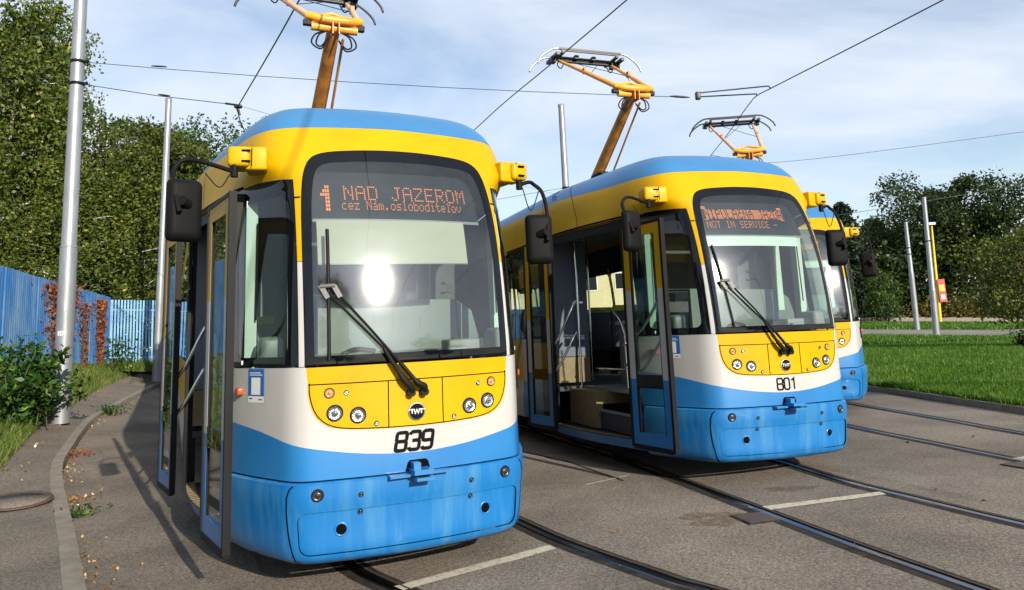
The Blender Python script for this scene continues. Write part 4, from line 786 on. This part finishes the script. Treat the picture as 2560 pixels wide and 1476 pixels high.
# bush by the left mast
g=np.random.default_rng(9); t=empty('bush',(-8.85,13.1,.40),label='large leaved dark green bush at the foot of the nearest mast',cat='bush'); Q=[];D=[]; b=MB()
for i in range(46):
    az=g.uniform(0,6.28); L_=g.uniform(1.0,2.7); el=g.uniform(.6,1.52); d=np.array([math.cos(az)*math.cos(el),math.sin(az)*math.cos(el),math.sin(el)])
    p0=np.array([g.normal()*.25,g.normal()*.25,0]); pts=[p0+d*L_*u+np.array([0,0,-.35*L_*u*u]) for u in np.linspace(0,1,7)]; pts=[np.array([p[0]*.72,p[1]*.9,max(p[2],.02)]) for p in pts]
    b.tube(pts,list(np.linspace(.012,.004,7)),BARK,4,False)
    for k in range(75): u=g.uniform(.12,1); j=min(5,int(u*6)); q=pts[j]*(1-(u*6-j))+pts[j+1]*(u*6-j); Q.append(q+g.normal(size=3)*.03); e=d*.35+g.normal(size=3)*.6; D.append(e)
b.build('stem',t); leaves('foliage',np.array(Q),.135,BUSHL,t,up=.9,aspect=.5,dirs=np.array(D),droop=.25)
# grass and litter
def blades(name,P,hgt,m,w=.008):
    P=np.asarray(P);n=len(P); hh=hgt*RNG.uniform(.5,1.3,n); a=RNG.uniform(0,6.28,n); ln=RNG.normal(size=(n,2))*.35
    V=np.empty((n,3,3)); dx_=np.stack([np.cos(a),np.sin(a),0*a],-1)*(w*(1+.5*RNG.random(n)))[:,None]; V[:,0]=P-dx_; V[:,1]=P+dx_; V[:,2]=P+np.stack([ln[:,0]*hh,ln[:,1]*hh,hh],-1)
    me=bpy.data.meshes.new(name); me.vertices.add(3*n); me.vertices.foreach_set('co',V.ravel()); me.loops.add(3*n); me.loops.foreach_set('vertex_index',np.arange(3*n,dtype=np.int32)); me.polygons.add(n); me.polygons.foreach_set('loop_start',np.arange(0,3*n,3,dtype=np.int32)); me.update(calc_edges=True)
    me.materials.append(m); at=me.attributes.new('leaf','FLOAT','FACE'); cl=.5+.5*np.sin(P[:,0]*2.1+1.3*np.sin(P[:,1]*1.7))*np.cos(P[:,1]*1.3); at.data.foreach_set('value',np.clip(.25*cl+.75*RNG.random(n),0,1).astype(np.float32))
    o=link(bpy.data.objects.new(name,me)); o['kind']='stuff'; return o
n=150000; y=RNG.uniform(0,1,n)**1.3*24+9; x=np.interp(y,LK[:,1],q2[:,0])+.02+RNG.random(n)*(y*.78-np.interp(y,LK[:,1],q2[:,0])).clip(3,25); blades('grass',np.stack([x,y,lawnz(x,y)],-1),.105,GRASSM,.009)
P=[];
for row0,row1,k in (('b','c',13000),('d','e',8000),('f','g',8000)):
    A=np.array(ROW[row0]);B=np.array(ROW[row1]);u=RNG.random(k)*.80;v=RNG.random(k); a_=np.stack([np.interp(u,[0,.33,.66,1],A[:,i]) for i in range(3)],-1); b_=np.stack([np.interp(u,[0,.33,.66,1],B[:,i]) for i in range(3)],-1); P.append(a_*(1-v)[:,None]+b_*v[:,None])
blades('grass',np.concatenate(P),.16,GRASSM,.03)
u=RNG.random(5000)*(len(q2)-1.01); i=u.astype(int); f=(u-i)[:,None]; P=q2[i]*(1-f)+q2[i+1]*f; P[:,0]+=RNG.normal(size=5000)*.05+.03; P[:,2]=.085; blades('grass',P,.14,GRASSM,.009)
# left verge grass
u=RNG.random(26000)*(NK-2)*.97; i=u.astype(int); f=(u-i)[:,None]; v=RNG.random(26000)[:,None]**1.2; A=PLv[i]*(1-f)+PLv[i+1]*f; B=FBr[i]*(1-f)+FBr[i+1]*f; P=A*(1-v)+B*v; P[:,2]+=.05*np.sin(math.pi*v[:,0])-.01; blades('grass',P,.17,VGRASS,.009)
P=np.stack([RNG.uniform(-12.2,-8.5,6000),RNG.uniform(21.6,23.6,6000),np.zeros(6000)],-1); P[:,2]=np.interp(P[:,0],[-12.2,-8.5],[1.2,.85]); blades('grass',P,.3,VGRASS,.010)
def along(P,n,lo,hi,a=0.,b_=1.):
    u=RNG.uniform(a,b_,n)*(len(P)-1.001); i=u.astype(int); f=(u-i)[:,None]; p=P[i]*(1-f)+P[i+1]*f; t_=P[i+1]-P[i]; t_/=np.linalg.norm(t_,axis=1)[:,None]; w=RNG.uniform(0,1,n)**1.8*(hi-lo)+lo; p=p.copy(); p[:,0]+=t_[:,1]*w; p[:,1]-=t_[:,0]*w; return p
P=along(K,600,.0,.24,.08,.85); keep=np.sin(P[:,1]*3.1)+np.sin(P[:,1]*1.27+1)+RNG.normal(size=len(P))*.5>-.2; P=P[keep]; P[:,2]+=.012+RNG.random(len(P))*.02; tag(leaves('leaf_litter',P,.036,LITT,up=1.2,aspect=.7),kind='stuff')
P=along(PLr,420,-.5,.35,.15,.9); P[:,2]+=.03; tag(leaves('leaf_litter',P,.05,LITT,up=1.2,aspect=.7),kind='stuff')
n=260; P=np.stack([RNG.uniform(-4,7,n),RNG.uniform(4.5,10,n),np.full(n,.008)],-1)[:60]; tag(leaves('leaf_litter',P,.045,LITT,up=2.,aspect=.6),kind='stuff')
def weed(c,r,n,label,lm=BUSHL,leaf=.09,hgt=.12):
    P=np.stack([RNG.normal(size=n)*r,RNG.normal(size=n)*r*1.5,RNG.random(n)*hgt],-1); o=empty('weed',c,label=label,cat='weed'); leaves('foliage',P,leaf,lm,o,up=.8,aspect=.45)
weed((-4.72,8.05,.02),.09,150,'bright green weed growing in the kerb gutter beside the pavement',leaf=.055,hgt=.08); weed((-9.15,16.75,.33),.14,240,'dark green weed clump at the far bend of the kerb',leaf=.07,hgt=.2); weed((-5.15,8.75,.03),.1,130,'dry brown weed clump in the kerb gutter',LITT,.05,.06); weed((-7.0,11.75,.13),.16,150,'flattened reddish dry weed where the kerb bends',VINEL,.06,.05)
# ---------------------------------------------------------------- masts
def mast(loc,h,r0,r1,step,label,straps=(),lean=(0,0),cap=True,group='galvanised catenary masts'):
    t=empty('catenary_mast',loc,label=label,cat='mast',group=group); b=MB(); X=lambda z:(lean[0]*z/h,lean[1]*z/h,z); m1=r0+(r1-r0)*step/h
    b.tube([X(-.15),X(step)],[r0*1.06,r0],GALV,24); b.tube([X(step),X(step+.03),X(h)],[r0*.93,r0*.90,r1],GALV,24); b.build('shaft',t)
    b=MB(); b.lathe([(r0*1.03,0),(r0*1.06,.012),(r0*.96,.04),(r0*.9,.045)],GALV,Matrix.Translation(X(step-.02)),24); b.build('collar',t)
    for z in straps:
        b=MB(); rr=r0*.9+(r1-r0*.9)*(z-step)/(h-step); b.lathe([(rr+.002,-.03),(rr+.012,-.03),(rr+.012,.03),(rr+.002,.03)],BLK,Matrix.Translation(X(z)),20); b.box(Vector(X(z))+Vector((rr+.05,-.02,0)),(.12,.05,.04),BLK); b.build('strap',t)
    if cap: b=MB(); b.lathe([(r1*1.06,-.05),(r1*1.08,.03),(.001,.05)],GALV,Matrix.Translation(X(h)),20); b.build('cap',t)
    return t
m_=mast((-8.87,14.5,.55),10.5,.155,.115,3.25,'tall galvanised mast at the left with two wire straps and a small white plate',(7.11,6.63),(.05,0))
b=MB(); b.box((.03,-.153,1.55),(.12,.012,.085),STW); b.box((.09,-.128,2.05),(.04,.04,.14),STW); b.build('number_plate',m_)
b=MB()
for q in ribbon([(.0,.0),(.0,.05)],.008)+ribbon([(.022,.0),(.022,.05)],.008): b.add([(.03+p.x-.01,-.1605,1.525+p.y) for p in q],[(0,1,2,3)],NUM)
b.build('lettering',m_)
mast((-9.72,20.,1.0),7.65,.10,.082,2.75,'shorter galvanised mast standing near the end of the blue fence',(),(.17,0))
mast((1.75,24.,.2),8.84,.15,.10,1.9,'galvanised mast rising behind tram 801 roof',(6.0,5.75),(.1,0))
mast((24.38,46,.28),6.6,.15,.10,3.4,'leaning galvanised mast farther away on the right',(5.0,4.6),(.25,0)); mast((21.34,38.5,.09),7.2,.15,.10,2.3,'leaning galvanised mast nearer the lawn on the right',(4.9,),(.42,0))
t=empty('lamp_post',(32.59,58,.2),label='slim yellow lamp post with a white lamp head',cat='lamp post'); b=MB(); b.tube([(0,0,0),(.45,0,7.7)],[.13,.07],mat('yellow_post_paint',(.75,.48,.01),.45),12); b.build('shaft',t); b=MB(); b.rbox((.3,-.1,7.8),(.75,.35,.22),STW,.08); b.build('lamp_head',t)
RED=mat('sign_red',(.5,.02,.015),.5)
t=empty('roadside_sign',(32.98,57.8,2.2),label='small red and yellow sign fixed to the yellow lamp post',cat='sign'); b=MB(); b.box((0,0,.55),(.55,.06,1.75),RED); b.build('panel',t); b=MB(); b.box((0,-.035,.75),(.4,.01,.5),mat('sign_yellow',(.75,.5,.02),.5)); b.build('yellow_field',t); b=MB(); b.box((0,-.035,.05),(.3,.01,.35),STW); b.build('white_field',t)
b=MB()
for i in range(20): u=i/20; b.box((22+u*26+.65,62.3,.96-1.5*u+.12),(1.29,.25,.5),CONC)
tag(b.build('low_wall'),'long low pale concrete wall beyond the far road','wall')
t=empty('railing',(22,64,.4),label='thin dark railing above the low pale wall',cat='railing')
for i in range(27): b=MB(); b.box((i*1.3,0,.8-.058*i),(.07,.07,1.9),BLK); b.build('post',t)
b=MB(); b.tube([(0,0,1.6),(34,0,.1)],.03,BLK,5); b.tube([(0,0,.4),(34,0,-1.1)],.03,BLK,5); b.build('rail',t)
# ---------------------------------------------------------------- blue fence
t=empty('fence',(-10.79,15.5,1.5),label='tall blue metal slat fence with rust stained foliage patches along the left verge',cat='fence'); O=Vector((-10.79,15.5,1.5))
def fence_run(A,B,zA,zB,sp,sw,m,hh=2.05,back=False):
    A=Vector(A);B=Vector(B);d=B-A;L_=d.length;d.normalize(); rot=Matrix(((d.x,-d.y,0),(d.y,d.x,0),(0,0,1))); k=int(L_/sp); b=MB()
    for i in range(k):
        s_=(i+.5)*sp; z=zA+(zB-zA)*s_/L_; p=A+d*s_; b.box(Vector((p.x,p.y,z+hh/2+.04))-O,(sw,.03,hh-.08+random.uniform(-.01,.01)),m,rot)
    nrm=Vector((-d.y,d.x)); 
    for z_ in (.3,hh-.3): b.tube([Vector((A.x+nrm.x*.035,A.y+nrm.y*.035,zA+z_))-O,Vector((B.x+nrm.x*.035,B.y+nrm.y*.035,zB+z_))-O],.025,m,6)
    b.build('slat_panel',t)
    for P_,z in ((A,zA),): b=MB(); b.box(Vector((P_.x,P_.y,z+hh/2))-O+Vector((nrm.x*.06,nrm.y*.06,0)),(.11,.09,hh),m,rot); b.build('post',t)
FR=[(-9.95,11.2,1.5),(-10.25,12.9,1.52),(-10.55,14.3,1.53),(-10.79,15.5,1.54),(-11.18,17.2,1.47),(-11.55,18.9,1.40),(-11.9,20.6,1.33),(-12.27,22.3,1.26)]
for i in range(len(FR)-1): fence_run(FR[i][:2],FR[i+1][:2],FR[i][2],FR[i+1][2],.105,.088,FBLUE)
fence_run((-12.27,22.3),(-11.1,23.),1.22,1.15,.085,.05,FPALE,2.03); fence_run((-11.1,23.),(-9.4,23.8),1.15,1.0,.085,.05,FBLUE,2.0); fence_run((-9.4,23.8),(-7.7,24.6),1.0,.9,.085,.05,FBLUE,2.0)
def vine(c,w,h,n,label,seed,dr):
    g=np.random.default_rng(seed); v=empty('creeper',c,label=label,cat='creeper',group='rusty creepers on the blue fence'); u=g.random(n); z=h*(1-g.random(n)**1.3); s_=g.normal(size=n)*w*(.35+.65*z/h); P=np.stack([dr[0]*s_+.06,dr[1]*s_-.03,z],-1)+g.normal(size=(n,3))*.03
    leaves('foliage',P,.085,VINEL,v,up=.3); b=MB()
    for i in range(9): a=g.normal()*w*.8; b.tube([(dr[0]*a*.4+.05,dr[1]*a*.4,0),(dr[0]*a*.7+.06,dr[1]*a*.7,h*.5),(dr[0]*a+.06,dr[1]*a,h*.95)],[.012,.009,.005],BARK,4,False)
    b.build('stem',v)
dF=(-.212,.977); vine((-11.42,18.5,1.42),.55,1.98,2600,'broad rusty orange creeper left of the nearest mast on the fence',1,dF); vine((-12.02,21.3,1.3),.22,1.85,900,'tall narrow rusty creeper right of the nearest mast on the fence',2,dF); vine((-11.72,20.0,1.36),.22,1.7,260,'sparse rusty creeper partly hidden behind the nearest mast',3,dF)
weed((-11.6,21.6,1.1),.22,380,'tall green nettle at the foot of the fence near its corner',BUSHL,.12,.95)
# ---------------------------------------------------------------- overhead wires
GW='contact wires over the tracks'
def wire(name,pts,r,label,cat,group=None):
    b=MB(); b.tube(bend(pts,5),r,WIRE,6); o=b.build(name); return tag(o,label,cat,group)
wire('contact_wire',[(12,-16,6.2),(5,-6,6.2),(.6,3.2,6.2),(-2.66,9.22,6.22),(-4.9,13.15,6.2),(-5.18,13.62,6.2),(-5.33,14.1,6.2),(-5.6,15.1,6.2),(-7,21,6.2),(-8,30,6.2)],.011,'contact wire above tram 839, bending at the hanger left of its roof','overhead wire',GW)
wire('contact_wire',[(14,-18,6.2),(6.2,-2,6.2),(3.3,6,6.2),(1.85,9.8,6.23),(.84,12.3,6.23),(-.63,15.95,6.22),(-3.4,24,6.2),(-5,34,6.2)],.011,'contact wire crossing the collector of tram 801','overhead wire',GW)
wire('contact_wire',[(16,-16,6.2),(9.6,1,6.2),(6.65,10.5,6.2),(5.45,14.3,6.22),(5.27,14.9,6.22),(5.3,15.7,6.22),(5.7,20.2,6.22),(6.6,34,6.2)],.011,'contact wire above the farthest tram, bending at two steady arms','overhead wire',GW)
def fit(b,p,q,u,L_=.25,r=.025):
    p=Vector(p);q=Vector(q);c=p.lerp(q,u);d=(q-p).normalized(); b.tube([c-d*L_/2,c-d*L_*.2,c+d*L_*.2,c+d*L_/2],[.012,r,r,.012],PANT,8)
t=empty('span_wire',(-8.75,14.5,7.66),label='upper span wire from the nearest mast across to the steady arms',cat='overhead wire'); O2=Vector((-8.75,14.5,7.66)); E2=Vector((3.7,14.35,6.1))-O2
b=MB(); b.tube([(0,0,0)]+[E2*u+Vector((0,0,-.10*4*u*(1-u))) for u in (.15,.3,.45,.6,.75,.9)]+[E2],.007,WIRE,5); b.build('wire',t); b=MB(); fit(b,(0,0,0),E2,.13,.32,.018); b.build('insulator',t); b=MB(); fit(b,(0,0,0),E2,.985,.4,.024); b.build('insulator',t)
b=MB(); p=E2+Vector((.18,0,.02)); b.tube([p+Vector((0,0,.06)),Vector((5.38,14.5,6.29))-O2,Vector((5.40,14.45,6.22))-O2],.015,PANT,8); b.tube([p+Vector((0,0,-.02)),Vector((5.26,14.9,6.26))-O2,Vector((5.27,14.92,6.22))-O2],.015,PANT,8); b.rbox(p,(.1,.1,.16),PANT,.02); b.build('steady_arm',t)
t=empty('span_wire',(-8.75,14.5,7.18),label='lower span wire from the nearest mast to the hanger beside tram 839',cat='overhead wire'); O3=Vector((-8.75,14.5,7.18)); E3=Vector((-5.18,13.62,6.24))-O3
b=MB(); b.tube([(0,0,0),E3*.5+Vector((0,0,-.03)),E3],.008,WIRE,5); b.tube([E3,Vector((-1.7,18.8,6.02))-O3,Vector((1.7,23.9,5.9))-O3],.004,WIRE,4); b.build('wire',t); b=MB(); fit(b,(0,0,0),E3,.55,.28,.018); b.build('insulator',t)
b=MB(); b.tube([E3*.93,E3],.02,PANT,6); b.rbox(E3+Vector((.02,0,-.03)),(.14,.1,.07),PANT,.02); b.tube([E3+Vector((.02,0,-.06)),E3+Vector((.05,.02,-.2))],.02,PANT,6); b.build('hanger',t)
wire('span_wire',[(5.7,20.4,6.23),(8.26,22,6.24),(15.8,22,6.75),(26,22,7.6)],.007,'thin span wire rising to the right edge above the lawn','overhead wire')
wire('span_wire',[(24,60,9.2),(29.18,60,9.62),(42.3,60,11.06),(52,60,12.4)],.02,'faint distant wire above the dark trees on the right','overhead wire')
wire('span_wire',[(-.5,23.5,5.85),(1.8,24,6.2),(4,22,5.9)],.007,'short guy wire strapped to the mast behind tram 801','overhead wire')
for a_,b_,l_ in (((23.,46,5.7),(30,58,6.1),'upper distant wire between the right-hand masts'),((23.,46,4.9),(15,52,5.0),'lower distant wire left of the right-hand masts')): wire('span_wire',[a_,((a_[0]+b_[0])/2,(a_[1]+b_[1])/2,(a_[2]+b_[2])/2-.1),b_],.018,l_,'overhead wire')
# ---------------------------------------------------------------- behind the trams and behind the camera (seen through and mirrored in the glass)
t=empty('apartment_building',(9,78,0),label='pale yellow building seen through the windows of tram 801',cat='building'); CREAM=mat('cream_render',(.55,.48,.28),.9)
b=MB(); b.box((0,0,4.2),(34,9,8.4),CREAM); b.build('wall',t); b=MB(); b.box((0,0,8.6),(35,10,.4),GREYP); b.build('roof',t)
for i in range(10):
    for z in (2.4,5.8): b=MB(); b.box((-14.5+i*3.2,-4.52,z),(1.5,.06,1.7),STW); w_=b.build('window',t); b=MB(); b.box((-14.5+i*3.2,-4.56,z),(1.3,.03,1.5),FRIT); b.build('pane',w_)
t=empty('street_lamp',(25.6,-11,0),label='double arm street lamp mirrored in the windscreen of tram 839',cat='street lamp'); b=MB(); b.tube([(0,0,0),(0,0,8.2),(0,0,8.25),(0,0,10.6)],[.13,.11,.07,.06],PANT,10); b.build('shaft',t)
for p in ([(0,0,10.5),(-.15,-.15,11.3),(-.6,-.7,11.9),(-1.2,-1.5,12.3)],[(0,0,10.4),(-.4,-.2,10.8),(-1.2,-.8,11.0),(-2.,-1.4,10.9)]): b=MB(); b.tube(bend(p,5),.05,PANT,6); b.rbox((p[-1][0],p[-1][1],p[-1][2]),(.7,.5,.16),PANT,.03); b.build('lamp_arm',t)
GB='trees mirrored in the tram glass'
copy_tree(um,(-14,-16,0),.6,(1.,1.,.75),'dark tree mirrored in the left window of tram 839','tree',GB); copy_tree(br,(8.2,-24.5,0),1.6,(.75,.75,1.45),'tree mirrored at the left of the windscreen of tram 839','tree',GB); copy_tree(um,(30,-20,0),1.6,(1.,1.,.6),'dark tree mirrored in the right edge of the windscreens','tree',GB)
